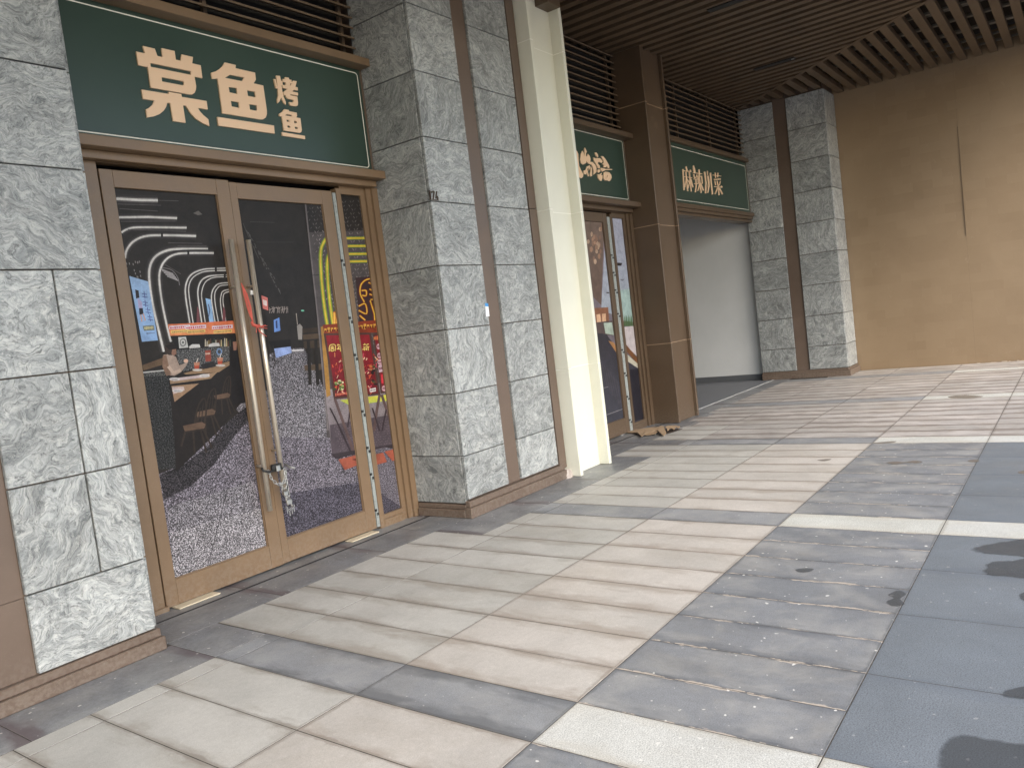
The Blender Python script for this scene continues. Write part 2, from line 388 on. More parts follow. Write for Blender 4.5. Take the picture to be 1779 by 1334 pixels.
# ---- paving tiles, each one a piece of its own
TILE = {}
def tile_mesh(wx, wy, mat):
    k = (round(wx, 3), round(wy, 3), mat)
    if k in TILE: return TILE[k]
    x, y, c = wx/2, wy/2, .0008
    P = [(-x, -y, -.015), (x, -y, -.015), (x, y, -.015), (-x, y, -.015), (-x, -y, -c), (x, -y, -c), (x, y, -c), (-x, y, -c),
         (-x+c, -y+c, 0), (x-c, -y+c, 0), (x-c, y-c, 0), (-x+c, y-c, 0)]
    f = [(8, 9, 10, 11)]
    for i in range(4):
        j = (i+1) % 4; f += [(i, j, 4+j, 4+i), (4+i, 4+j, 8+j, 8+i)]
    TILE[k] = MB().add(P, f).mesh('paving_tile', mat); return TILE[k]
rt = random.Random(3)
def tile(x0, x1, y0, y1, mat, gap=.005):
    o = link('paving_tile', tile_mesh(x1-x0-gap, y1-y0-gap, mat), pav, ((x0+x1)/2, (y0+y1)/2, rt.uniform(-.0004, .0004)))
    o.rotation_euler = (rt.uniform(-1, 1)*.0006/(y1-y0), rt.uniform(-1, 1)*.0006/(x1-x0), 0)
X0, P = 2.142, .3185
def xk(k): return X0 + P*k
RECESS = [(2.455, 4.40), (xk(16), 9.06)]
for k in range(-9, 40):
    xa, xb = xk(k), xk(k+1)
    band = k % 9 == 0
    far = xa > 8.1
    last = min(xb, 14.79)
    if xa > 14.6: continue
    tile(xa, last, 1.705, 2.65, 't_band' if band else ('t_far' if far else 't_pink'))
    tile(xa, last, 2.65, 3.58, 't_band' if band else ('t_far' if far else 't_grey'))
    tile(xa, last, .765, 1.705, 't_white' if band else ('t_far' if far else 't_dark'))
    if any(a-.05 <= xa and xb <= b+.1 for a, b in RECESS) and not band: tile(xa, xb, 3.58, 4.18, 't_grey')
    elif far and xa > 9.0: tile(xa, last, 3.58, (4.10 if xa < 9.3 else 4.30) if xa < 13.9 else 3.66, 't_band' if band else 't_far')
    else: tile(xa, last, 3.58, 3.715, 't_band' if band else 't_grey')
    for (ya, yb) in ((-.18, .765), (-1.13, -.18)):
        if band: tile(xa, last, ya, yb, 't_white')
        elif far: tile(xa, last, ya, yb, 't_far')
        elif (k % 9) % 2 == 1: tile(xa, xk(k+2), ya, yb, 't_slate')
# dark border stones along the shop fronts
def border(xa, xb, ya, yb, step=.92):
    x = xa
    while x < xb-.02:
        e = min(x+step, xb); tile(x, e, ya, yb, 't_border'); x = e
border(-1.5, 2.142, 3.715, 4.14); border(2.142, 2.455, 3.715, 4.18, 1); border(xk(7), 6.9, 3.715, 4.18)
border(2.0, xk(7), 4.18, 4.575); border(2.0, 4.9, 4.59, 4.85); border(xk(7), 4.9, 4.18, 4.575, .5); border(6.9, xk(16), 3.715, 4.18, .34)
border(xk(18), xk(19), 3.715, 4.18, 1); border(6.2, 10.2, 4.18, 4.575); border(6.2, 10.2, 4.59, 4.85); border(9.06, xk(23), 4.10, 4.18, .5)
border(10.2, 14.1, 4.30, 4.62)
# ---- floor inside the open unit
fl = struct(MB().box(9.9, 15.2, 4.64, 9.0, -.02, .001).build('interior_floor', NT('dark_grey_screed', .55, color=(.145, .15, .16)).m))
box('threshold_strip', NT('pale_threshold_stone', .5, color=(.42, .42, .41)).m, fl, 10.0, 14.05, 4.60, 4.625, -.01, .006)

# ---- the building behind, with unseen light blockers above and at the left
bd = thing('arcade_building', 'dark mass of the arcade building behind the shop fronts, with an added light-blocking slab and wall', 'building', (5, 6, 0))
box('sky_blocking_slab', 'deck', bd, -8, 17, -.77, 12, 5.30, 6.6)  # unseen slab over the ceiling, added to block the sky
box('upper_wall', 'brown', bd, -8, 17, -.95, -.78, 4.86, 6.6)
box('rear_wall', 'concrete', bd, -8, 17, 9.2, 9.5, -.02, 5.29)
box('end_wall', 'concrete', bd, 14.95, 15.2, 3.5, 9.19, -.01, 5.29)
box('light_blocking_wall', 'brown', bd, -8, 1.2, 4.22, 4.6, -.01, 5.29)  # unseen run of wall to the left, added to block light
box('partition_wall', 'concrete', bd, 9.75, 9.9, 5.0, 9.19, 0, 5.29)
box('interior_wall', 'plaster', bd, 14.25, 14.94, 4.83, 9.18, .11, 4.2)
box('skirting', NT('grey_skirting', .5, color=(.10, .105, .11)).m, bd, 14.235, 14.94, 4.83, 9.18, .002, .109)
box('interior_ceiling', 'concrete', bd, 9.9, 14.94, 4.98, 9.19, 4.2, 4.3)
box('blackout_wall', 'void', bd, 1.3, 9.74, 4.95, 5.0, 0, 5.29)
box('blackout_wall', 'void', bd, 9.9, 14.6, 4.92, 4.97, 2.96, 4.19)
box('blackout_wall', 'void', bd, 9.76, 14.94, 4.92, 4.97, 4.31, 5.29)

# ---- slatted ceiling
CZ = 4.86
ceil = struct(MB().box(-8, 14.9, -.76, 4.93, 5.22, 5.29).build('ceiling', 'deck'))
mit = lambda y: 14.07 - (4.87-y)/1.222                      # where the two slat fields meet
SW, SH, SP = .105, .085, .2065
x = -2.0 + .03
while x < 14.0:
    ylo = -.75
    if x > mit(-.75): ylo = 4.87 - (14.07-x)*1.222
    if ylo < 4.75:
        m = MB(); ya0 = ylo; ya1 = ylo + (SW*1.222 if ylo > -.75 else 0)
        P8 = [(x, ya0, CZ), (x+SW, ya1, CZ), (x+SW, 4.90, CZ), (x, 4.90, CZ), (x, ya0, CZ+SH), (x+SW, ya1, CZ+SH), (x+SW, 4.90, CZ+SH), (x, 4.90, CZ+SH)]
        m.add(P8, [(3, 2, 1, 0), (4, 5, 6, 7), (0, 1, 5, 4), (1, 2, 6, 5), (2, 3, 7, 6), (3, 0, 4, 7)])
        m.build('slat', 'ceil', ceil)
    x += SP
y = -.36-2*.2065
while y < 4.75:
    xa0, xa1 = mit(y)+.085, mit(y+SW)+.085
    xe = 14.79 if y+SW < 3.32 else 14.09
    if xa1 < xe-.05:
        P8 = [(xa0, y, CZ), (xe, y, CZ), (xe, y+SW, CZ), (xa1, y+SW, CZ), (xa0, y, CZ+SH), (xe, y, CZ+SH), (xe, y+SW, CZ+SH), (xa1, y+SW, CZ+SH)]
        MB().add(P8, [(3, 2, 1, 0), (4, 5, 6, 7), (0, 1, 5, 4), (1, 2, 6, 5), (2, 3, 7, 6), (3, 0, 4, 7)]).build('slat', 'ceil', ceil)
    y += SP
# strip along the mitre, fascia along the outer edge, carrier rails above the slats
a0, a1 = mit(-.75), mit(4.80)
MB().add([(a0, -.75, CZ-.004), (a0+.085, -.75, CZ-.004), (a1+.085, 4.80, CZ-.004), (a1, 4.80, CZ-.004), (a0, -.75, CZ+.1), (a0+.085, -.75, CZ+.1), (a1+.085, 4.80, CZ+.1), (a1, 4.80, CZ+.1)],
         [(3, 2, 1, 0), (4, 5, 6, 7), (0, 1, 5, 4), (1, 2, 6, 5), (2, 3, 7, 6), (3, 0, 4, 7)]).build('mitre_strip', 'ceil', ceil)
box('fascia', 'ceil', ceil, -8, 14.9, -.81, -.762, 4.80, 5.2)
rail = NT('galvanised_rail', .5, .6, color=(.22, .20, .17)).m
for xr in (9.6, 10.9, 12.1, 12.75, 13.4, 14.05, 14.5):
    ylo = -.75; yhi = min(4.8, 4.87-(14.07-xr)*1.222)
    box('carrier_rail', rail, ceil, xr, xr+.035, ylo, yhi, CZ+SH+.002, CZ+SH+.032)
for i, (xr, yr) in enumerate(((13.2, 1.5), (12.6, .5), (13.9, 2.2))):
    MB().tube([(xr, -.3, CZ+.22), (xr, yr+1.2, CZ+.22)], .03, 8).build('conduit', rail, ceil)

# ================================================================== STONE PIERS
ZJ = [.15, .512, 1.030, 1.552, 2.070, 2.584, 3.095, 3.612, 4.135, 4.655, 5.15]
def slabs(parent, rows, x0, x1, yf, front=True, gap=.007, th=.03, y0=None, y1=None, xf=None):
    for a, b in zip(rows, rows[1:]):
        j = rt.uniform(-.0012, .0012)
        if front: box('stone_slab', 'granite', parent, x0+gap/2, x1-gap/2, yf+j, yf+th, a+gap/2, b-gap/2, ch=.0025)
        else: box('stone_slab', 'granite', parent, xf+j, xf+th, y0+gap/2, y1-gap/2, a+gap/2, b-gap/2, ch=.0025)
# left pier
p1 = thing('stone_pier', 'grey swirled stone pier at the left edge, with two narrow split slab rows', 'pier', (1.7, 4.4, 0))
box('core', 'brown', p1, 1.20, 2.065, 4.172, 4.90, .0, 5.2)
ZL = [.122] + ZJ[1:]
slabs(p1, ZL[:2], 1.480, 2.072, 4.14); slabs(p1, ZL[1:5], 1.480, 1.840, 4.14); slabs(p1, ZL[1:5], 1.842, 2.072, 4.141); slabs(p1, ZL[4:], 1.480, 2.072, 4.14)
slabs(p1, ZL, 0, 0, 0, front=False, y0=4.172, y1=4.69, xf=2.067)
slabs(p1, ZL, .66, 1.275, 4.14)
box('infill_panel', 'brown', p1, 1.277, 1.478, 4.164, 4.1715, .122, .500); box('infill_panel', 'brown', p1, 1.277, 1.478, 4.164, 4.1715, .504, 5.1)
box('plinth', 'brown', p1, .2, 2.105, 4.108, 4.171, .0, .074, ch=.006); box('plinth_cap', 'brown', p1, .2, 2.092, 4.127, 4.171, .0745, .120, ch=.005)
# middle pier
p2 = thing('stone_pier', 'wide grey swirled stone pier carrying the house number, right of the double doors', 'pier', (5.5, 4.5, 0))
box('core', 'brown', p2, 4.802, 6.262, 4.172, 4.94, .0, 5.2)
slabs(p2, ZJ, 4.772, 5.336, 4.14); slabs(p2, ZJ, 5.532, 6.142, 4.14)
ZS = [.115] + ZJ[1:]
slabs(p2, ZS, 0, 0, 0, front=False, y0=4.172, y1=4.79, xf=4.7715)
box('recessed_strip', 'brown', p2, 5.342, 5.526, 4.160, 4.1715, .15, 5.18)
box('edge_trim', 'brown', p2, 6.150, 6.27, 4.135, 4.1715, .10, 2.59); box('edge_trim', 'brown', p2, 6.150, 6.27, 4.135, 4.1715, 2.596, 5.18)
box('plinth', 'brown', p2, 4.74, 6.215, 4.100, 4.171, .0, .088, ch=.006); box('plinth_cap', 'brown', p2, 4.755, 6.205, 4.118, 4.171, .0885, .140, ch=.005)
box('plinth', 'brown', p2, 4.741, 4.80, 4.1715, 4.70, .0, .070, ch=.006); box('plinth_cap', 'brown', p2, 4.756, 4.80, 4.1715, 4.70, .0705, .110, ch=.005)
# far pier, facing back along the arcade
p3 = thing('stone_pier', 'grey swirled stone pier at the far end, beside the bronze wall', 'pier', (14.4, 4.0, 0))
box('core', 'brown', p3, 14.132, 14.93, 3.352, 4.80, .0, 5.2)
ZF = [.14] + [.545+.5345*i for i in range(9)]; ZF[-1] = 4.85
def slabsx(parent, y0, y1, xf, rows, gap=.009):
    for a, b in zip(rows, rows[1:]):
        box('stone_slab', 'granite', parent, xf+rt.uniform(-.001, .001), xf+.031, y0+gap/2, y1-gap/2, a+gap/2, b-gap/2, ch=.003)
slabsx(p3, 4.185, 4.805, 14.10, ZF); slabsx(p3, 3.320, 3.962, 14.10, ZF)
for a, b in zip(ZF, ZF[1:]): box('stone_slab', 'granite', p3, 14.135, 14.78, 3.3205, 3.351, a+.0045, b-.0045, ch=.003)
box('recessed_strip', 'brown', p3, 14.122, 14.1315, 3.968, 4.180, .14, 5.15)
box('plinth', 'brown', p3, 14.06, 14.131, 3.28, 4.81, .0, .10, ch=.006); box('plinth_cap', 'brown', p3, 14.085, 14.131, 3.31, 4.81, .1005, .135, ch=.005)
box('plinth', 'brown', p3, 14.1315, 14.79, 3.281, 3.351, .0, .10, ch=.006); box('plinth_cap', 'brown', p3, 14.1315, 14.79, 3.311, 3.351, .1005, .135, ch=.005)

# ---- bronze wall at the end
bw = thing('bronze_wall', 'plain bronze painted wall with one vertical crack closing the arcade', 'wall', (14.85, 1.5, 0))
SEAM = 1.50
def wallpanel(y0, y1, nm):
    m = MB(); N, K = 14, 14
    V_ = []
    for i in range(N+1):
        for k in range(K+1):
            yy = y0+(y1-y0)*i/N; zz = 5.2*k/K
            V_.append((14.80+.006*math.sin(yy*2.3+zz*.7)*math.sin(zz*1.1+yy), yy, zz))
    F_ = [(i*(K+1)+k, i*(K+1)+k+1, (i+1)*(K+1)+k+1, (i+1)*(K+1)+k) for i in range(N) for k in range(K)]
    o_ = m.add(V_, F_).build(nm, 'bronze_wall', bw, smooth=True, fix=False)
    return o_
wallpanel(-1.6, SEAM-.0006, 'wall_panel'); wallpanel(SEAM+.0006, 3.42, 'wall_panel')
box('backing', 'brown', bw, 14.815, 14.94, -1.6, 3.45, 0, 5.2)
MB().box(14.792, 14.81, SEAM-.0014, SEAM+.0014, 2.1, 3.85).build('crack', NT('dark_crack', .8, color=(.085, .06, .038)).m, bw)
m = MB(); rr = random.Random(9)
for i in range(12):
    yy = rr.uniform(.3, 1.6); m.box(14.765-rr.uniform(0, .03), 14.80, yy, yy+rr.uniform(.02, .10), 0, rr.uniform(.003, .012))
m.build('loose_plaster', NT('pale_plaster_crumbs', .9, color=(.42, .36, .29)).m, bw)['kind'] = 'stuff'

# ================================================================== STEEL COLUMNS (H section, cased)
def hcol(label, x0, x1, yf, yw, yb, mat, seam, seams, fl=.05):
    t = thing('steel_column', label, 'column', ((x0+x1)/2, yf, 0))
    zs = [0.0] + seams + [5.1]
    for a, b in zip(zs, zs[1:]):
        box('flange_casing', mat, t, x0, x0+fl, yf, yb, a+.004, b-.004, ch=.004)
        box('flange_casing', mat, t, x1-fl, x1, yf, yb, a+.004, b-.004, ch=.004)
        box('web_casing', mat, t, x0+fl+.0005, x1-fl-.0005, yw, yw+.03, a+.004, b-.004)
    for z in seams:
        MB().box(x0+.001, x0+fl-.001, yf+.001, yb, z-.0042, z+.0042).box(x1-fl+.001, x1-.001, yf+.001, yb, z-.0042, z+.0042).box(x0+fl, x1-fl, yw+.001, yw+.02, z-.0042, z+.0042).build('sealant_joint', seam, t)
    return t
c1 = hcol('tall cream painted steel column against the middle stone pier', 6.285, 6.90, 3.995, 4.11, 4.45, 'cream', 'seam_cream', [1.046, 2.57, 4.14])
box('head_bracket', 'ceil', c1, 6.62, 6.84, 3.96, 4.109, 4.55, 4.62)
hcol('dark brown painted steel column between the second and third shop', 9.40, 10.06, 4.36, 4.405, 4.80, 'column_brown', 'seam_brown', [1.06, 2.605, 4.165], .045)

# ================================================================== SHOP FRONTS
def ledges(t, x0, x1, zt, zb, yt=4.606, yb=4.594, mat='bronze'):
    box('top_ledge', mat, t, x0, x1, yt, 4.80, zt, zt+.062, ch=.003)
    box('bottom_ledge', mat, t, x0, x1, yb, 4.80, zb, zb+.064, ch=.003)
    box('ledge_moulding', mat, t, x0+.01, x1-.03, 4.68, 4.80, zb-.052, zb-.0005, ch=.003)
def louvre(label, x0, x1, z0, z1, n, y=4.735):
    t = thing('louvre_grille', label, 'louvre', ((x0+x1)/2, y, z0))
    for i in range(n):
        z = z0 + .02 + (z1-z0-.02)*i/n
        # tilted blade
        MB().add([(x0, y, z), (x1, y, z), (x1, y+.085, z+.035), (x0, y+.085, z+.035), (x0, y, z+.016), (x1, y, z+.016), (x1, y+.085, z+.051), (x0, y+.085, z+.051)],
                 [(3, 2, 1, 0), (4, 5, 6, 7), (0, 1, 5, 4), (1, 2, 6, 5), (2, 3, 7, 6), (3, 0, 4, 7)]).build('blade', 'louvre', t)
    box('backing', 'void', t, x0-.02, x1+.02, y+.15, y+.17, z0-.05, z1)
    k = max(2, int((x1-x0)/1.1)+1)
    for i in range(k):
        x = x0+.04 + (x1-x0-.1)*i/(k-1); box('mullion', 'louvre', t, x, x+.03, y+.088, y+.12, z0, z1)
    return t
YD = 4.747
def frame_bits(t, xm0, xm1, xj0, xj1, xl0, mat='bronze'):
    """mullion beside the door, stepped jamb by the pier, head rail, plain jamb on the far side"""
    box('mullion', mat, t, xm0, xm1, YD-.004, YD+.06, .0, 2.775)
    for i, (a, b, yy) in enumerate(((0, .3, YD+.012), (.3, .62, YD-.010), (.62, 1.0, YD-.034))):
        box('jamb', mat, t, xj0+(xj1-xj0)*a+.0006, xj0+(xj1-xj0)*b, yy, YD+.07, .0, 2.80)
    box('head_rail', mat, t, xl0, xj1, YD-.003, YD+.07, 2.8005, 2.84) 
    box('sidelight_head', mat, t, xm1+.0006, xj0, YD+.008, YD+.06, 2.736, 2.80)
    box('sidelight_sill', mat, t, xm1+.0006, xj0, YD-.006, YD+.06, .0, .062); box('sidelight_bead', mat, t, xm1+.0006, xj0, YD+.01, YD+.06, .0625, .10)
def door(t, x0, x1, gx0, gx1, gz0, gz1, z0, z1, mat, yoff=0.0, lab=None):
    d = MB()
    y0, y1 = YD+yoff, YD+yoff+.045
    d.box(x0, gx0, y0, y1, z0, z1, ch=.002).box(gx1, x1, y0, y1, z0, z1, ch=.002)
    d.box(gx0+.0008, gx1-.0008, y0+.0007, y1, z0+.001, gz0, ch=.002).box(gx0+.0008, gx1-.0008, y0+.0007, y1, gz1, z1-.001, ch=.002)
    o = d.build('door', mat, t)
    if lab: o['label'] = lab
    box('glass_pane', 'glass', o, gx0+.0002, gx1-.0002, y0+.022, y0+.03, gz0+.0002, gz1-.0002)
    box('glazing_bead', mat, o, gx0+.0003, gx0+.006, y0+.012, y0+.021, gz0+.0003, gz1-.0003)
    box('glazing_bead', mat, o, gx1-.006, gx1-.0003, y0+.012, y0+.021, gz0+.0003, gz1-.0003)
    box('glazing_bead', mat, o, gx0+.0065, gx1-.0065, y0+.012, y0+.021, gz0+.0003, gz0+.006)
    return o
def edge_strip(t, x0, x1, seed):
    o = box('edge_strip', 'edgefilm', t, x0, x1, YD+.002, YD+.03, .02, 2.74)
    r_ = random.Random(seed); z = .15; m = MB()
    while z < 2.6:
        m.box(x0-.0005, x0+(x1-x0)*.55, YD-.0008, YD+.01, z, z+.020); m.box(x0+(x1-x0)*.4, x1+.0005, YD-.0008, YD+.01, z-.035, z-.012)
        z += r_.choice((.30, .46, .22))
    m.build('dark_tick', 'black', o)['kind'] = 'stuff'

sf1 = thing('storefront', 'bronze framed shop front of double glass doors beneath the largest green sign', 'shop front', (3.4, 4.75, 0))
frame_bits(sf1, 4.336, 4.384, 4.610, 4.768, 2.10)
box('jamb', 'bronze', sf1, 2.36, 2.452, YD-.006, YD+.07, .03, 2.80); box('jamb', 'brown', sf1, 2.10, 2.359, YD+.03, YD+.07, .0, 2.80)
box('jamb_foot', 'bronze', sf1, 2.36, 2.47, YD-.02, YD+.07, .0, .029)
ledges(sf1, 2.10, 4.768, 3.771, 2.854)
edge_strip(sf1, 4.302, 4.334, 1)
dl = door(sf1, 2.466, 3.362, 2.548, 3.262, .175, 2.655, .012, 2.762, 'bronze')
dr = door(sf1, 3.366, 4.296, 3.424, 4.192, .183, 2.640, .014, 2.752, 'bronze', .004)
for o in (dl, dr): pass
sg = MB()
side_pane = box('sidelight_pane', 'glass', sf1, 4.3845, 4.6095, YD+.030, YD+.038, .1005, 2.7355)
# pull handles
def handle(parent, x, z0, z1, mat='steel', yy=4.672, r=.0175):
    m = MB().tube([(x, yy, z0), (x, yy, z1)], r, 16)
    for z in (z0+.32, z1-.32): m.tube([(x, yy+.004, z), (x, YD+.004, z)], .009, 10)
    return m.build('pull_handle', mat, parent, smooth=False)
hl = handle(dl, 3.262, .437, 2.335); hr = handle(dr, 3.402, .52, 2.335)
for h in (hl, hr):
    for p in h.data.polygons: p.use_smooth = len(p.vertices) == 4
box('white_tape', NT('white_tape', .6, color=(.8, .8, .78)).m, hr, 3.375, 3.425, 4.69, 4.70, 1.955, 1.985)

sf2 = thing('storefront', 'darker shop front half hidden by the cream column, with a printed door', 'shop front', (8.2, 4.75, 0))
frame_bits(sf2, 8.835, 8.895, 9.205, 9.398, 6.92, 'column_brown')
ledges(sf2, 6.92, 9.398, 3.745, 2.86, 4.58, 4.57, 'column_brown')
edge_strip(sf2, 8.765, 8.832, 2)
d2l = door(sf2, 6.96, 7.87, 7.05, 7.78, .20, 2.665, .012, 2.785, 'column_brown')
d2r = door(sf2, 7.874, 8.760, 7.96, 8.665, .20, 2.670, .012, 2.785, 'column_brown', .003)
sp2 = box('sidelight_pane', 'glass', sf2, 8.8955, 9.2045, YD+.030, YD+.038, .1005, 2.7355)
handle(d2l, 7.80, .44, 2.33, 'chrome'); handle(d2r, 7.94, .44, 2.33, 'chrome')

sf3 = thing('storefront', 'open unfinished shop front without doors before a pale grey wall', 'shop front', (12.2, 4.75, 0))
ledges(sf3, 10.07, 14.05, 3.915, 2.955, 4.665, 4.655, 'column_brown')
box('head_rail', 'column_brown', sf3, 10.07, 14.09, 4.72, 4.91, 2.86, 2.90)

louvre('dark brown louvre grille above the largest green sign', 2.09, 4.760, 3.840, 5.02, 14)
louvre('dark louvre grille right beside the cream column', 6.92, 9.39, 3.812, 4.90, 13)
louvre('dark louvre grille between the brown column and the far stone pier', 10.08, 14.08, 3.985, 4.90, 11)

# ================================================================== SIGNS
def sign(label, x0, x1, z0, z1, ln, y=4.72):
    t = thing('shop_sign', label, 'sign', ((x0+x1)/2, y, z0))
    box('sign_panel', 'green', t, x0, x1, y, y+.05, z0, z1)
    box('sign_edge', 'brown', t, x1+.0005, x1+.022, y-.004, y+.05, z0, z1)
    # thin rounded outline
    a, b, c, d = ln; r = .03; w_ = .0075
    def rr_(o):
        P_ = []
        for cx, cz, s in ((b-r, d-r, 0), (a+r, d-r, 90), (a+r, c+r, 180), (b-r, c+r, 270)):
            for k in range(7):
                q = math.radians(s+15*k); P_.append((cx+(r+o)*math.cos(q), cz+(r+o)*math.sin(q)))
        return P_
    MB().prism([rr_(0), rr_(-w_)], y-.0015, .001).build('outline', 'line', t)
    return t
def glyph(t, vw, parts, y, th=.012, mat='letter'):
    m = MB()
    for loops in parts:
        LL = []
        for l in loops:
            P_ = []
            for q in l:
                p = onY(*vw(*q), y-th); P_.append((p.x, p.z))
            LL.append(P_)
        m.prism(LL, y-th, th-.0005)
    return m.build('character', mat, t)
YS = 4.72
s1 = sign('largest green sign, with big tan characters above the near double doors', 2.09, 4.745, 2.9185, 3.7705, (1.95, 4.722, 2.963, 3.742))
vA = view(230, 70, 140, 1205)
glyph(s1, vA, [
    [[(155, 88), (335, 130), (375, 238), (450, 256), (437, 122), (632, 165), (650, 295), (725, 310), (738, 215), (907, 255), (895, 350), (1022, 378), (1048, 570), (930, 547), (955, 690), (950, 745), (930, 790), (895, 815), (845, 812), (275, 710), (232, 405), (90, 375), (58, 172), (190, 200)],
     [(268, 342), (875, 467), (878, 522), (275, 400)], [(437, 553), (760, 615), (773, 632), (770, 668), (755, 678), (445, 620)]],
    [[(138, 740), (545, 806), (545, 775), (732, 808), (740, 850), (1110, 912), (1128, 1038), (980, 1015), (1010, 1065), (1060, 1120), (1137, 1185), (1153, 1287), (1050, 1240), (950, 1175), (880, 1100), (840, 1040), (800, 980), (758, 975), (798, 1238), (612, 1212), (568, 942), (522, 938), (505, 1000), (470, 1055), (410, 1105), (330, 1138), (222, 1155), (204, 1038), (255, 1010), (300, 970), (330, 907), (160, 878)]]], YS)
vB = view(360, 100, 120, 1143)
FISH = [
    [[(290, 85), (475, 128), (468, 180), (792, 255), (806, 370), (768, 432), (928, 468), (988, 880), (988, 940), (970, 995), (930, 1025), (880, 1028), (255, 925), (175, 355), (85, 355), (68, 255), (150, 230), (210, 190), (260, 140)],
     [(382, 288), (615, 335), (575, 395), (295, 340)], [(355, 488), (490, 510), (500, 608), (370, 580)], [(660, 545), (793, 570), (805, 665), (675, 640)],
     [(390, 718), (525, 742), (535, 838), (405, 812)], [(695, 773), (822, 795), (828, 860), (810, 885), (708, 865)]],
    [[(168, 985), (1105, 1128), (1118, 1263), (190, 1130)]]]
glyph(s1, vB, FISH, YS)
vC = view(465, 120, 80, 821)
glyph(s1, vC, [
    [[(110, 180), (145, 190), (180, 330), (155, 120), (220, 128), (240, 215), (265, 220), (270, 290), (245, 300), (260, 380), (285, 500), (325, 590), (325, 640), (285, 600), (240, 510), (215, 580), (180, 615), (172, 550), (190, 480), (185, 350), (150, 345)]],
    [[(270, 178), (310, 185), (310, 148), (378, 160), (385, 190), (430, 200), (425, 248), (455, 210), (520, 222), (495, 320), (535, 330), (543, 390), (470, 375), (440, 405), (540, 425), (543, 480), (400, 455), (400, 470), (530, 495), (543, 600), (540, 650), (515, 668), (405, 655), (383, 592), (460, 600), (462, 555), (360, 530), (330, 500), (320, 468), (290, 470), (280, 415), (355, 360), (270, 335), (268, 285), (325, 290), (322, 240), (275, 232)], [(398, 262), (425, 262), (405, 305)]]], YS)
vC2 = view(465+20.2*80/821, 120+70*80/821, 80, 821)
glyph(s1, vC, [
    [[(300, 718), (380, 735), (378, 755), (520, 782), (525, 840), (512, 866), (585, 882), (610, 1090), (600, 1130), (575, 1142), (290, 1098), (258, 850), (215, 842), (208, 800), (260, 770)],
     [(345, 808), (440, 825), (420, 848), (310, 830)], [(335, 902), (385, 910), (392, 950), (345, 942)], [(468, 925), (518, 933), (525, 972), (475, 965)], [(350, 1010), (402, 1018), (408, 1055), (356, 1046)], [(482, 1030), (535, 1038), (538, 1075), (490, 1068)]],
    [[(255, 1128), (665, 1195), (670, 1253), (265, 1192)]]], YS)

s2 = sign('small green sign with rounded brush characters, cut off by the cream column', 6.95, 9.37, 2.925, 3.744, (7.0, 9.35, 2.98, 3.735))
vD = view(985, 240, 90, 1334)
glyph(s2, vD, [[[(120, 280), (205, 300), (260, 340), (295, 410), (300, 560), (315, 720), (370, 840), (425, 940), (415, 1000), (370, 1040), (320, 1010), (250, 900), (180, 700)]]], YS)
glyph(s2, vD, [
    [[(400, 330), (440, 400), (450, 480), (465, 400), (450, 290), (462, 248), (500, 320), (512, 360), (490, 400), (490, 475), (525, 470), (530, 430), (545, 412), (590, 470), (610, 540), (600, 615), (660, 620), (720, 680), (760, 760), (765, 860), (740, 900), (688, 945), (690, 860), (670, 760), (640, 690), (570, 665), (520, 620), (510, 580), (490, 650), (420, 685), (370, 650), (345, 560), (360, 420)]],
    [[(425, 850), (490, 820), (520, 730), (590, 705), (600, 760), (570, 840), (560, 760), (525, 800), (545, 900), (572, 985), (545, 985), (518, 880), (490, 940), (445, 925)]],
    [[(615, 740), (640, 780), (648, 980), (615, 990), (592, 950), (612, 850)]]], YS)
glyph(s2, vD, [
    [[(720, 375), (760, 375), (800, 430), (810, 485), (790, 500), (750, 450)]],
    [[(685, 500), (720, 520), (850, 520), (900, 570), (915, 620), (890, 645), (830, 610), (790, 650), (850, 720), (845, 785), (800, 770), (765, 700), (745, 655), (710, 610)]],
    [[(880, 470), (930, 470), (990, 540), (1050, 640), (1090, 710), (1095, 770), (1050, 770), (1030, 720), (1000, 760), (950, 755), (955, 690), (905, 670), (950, 640), (930, 560)]],
    [[(870, 770), (930, 780), (1000, 795), (1165, 800), (1165, 820), (1000, 825), (950, 850), (910, 870), (880, 820)]],
    [[(790, 815), (850, 812), (862, 860), (820, 895), (785, 860)]],
    [[(790, 930), (840, 940), (905, 895), (880, 960), (918, 960), (910, 1040), (890, 1105), (850, 1095), (810, 1030)]],
    [[(950, 890), (1000, 868), (1090, 885), (1140, 950), (1155, 1020), (1130, 1070), (1105, 1110), (1060, 1105), (1040, 1085), (980, 1090), (945, 1030)], [(1050, 940), (1050, 980), (1030, 1030), (1020, 1010)]]], YS)

s3 = sign('smaller green sign with four thin tan characters over the open unit', 10.08, 14.03, 3.020, 3.913, (10.6, 13.985, 3.075, 3.855))
vE = view(1175, 280, 90, 1715)
def strokes(t, vw, sts, y, th=.01):
    m = MB()
    for st in sts:
        w0, pts = st[0]*.78, st[1:]
        for i in range(len(pts)-1):
            (xa, ya), (xb, yb) = pts[i], pts[i+1]; L = math.hypot(xb-xa, yb-ya) or 1
            nx, ny = -(yb-ya)/L*w0/2, (xb-xa)/L*w0/2; ex, ey = (xb-xa)/L*w0*.25, (yb-ya)/L*w0*.25
            q = [(xa+nx-ex, ya+ny-ey), (xb+nx+ex, yb+ny+ey), (xb-nx+ex, yb-ny+ey), (xa-nx-ex, ya-ny-ey)]
            P_ = [onY(*vw(*k), y-th) for k in q]
            m.prism([[(p.x, p.z) for p in P_]], y-th-.00025*len(m.f)/10 % .002, th-.0005)
    return m.build('character', 'letter', t)
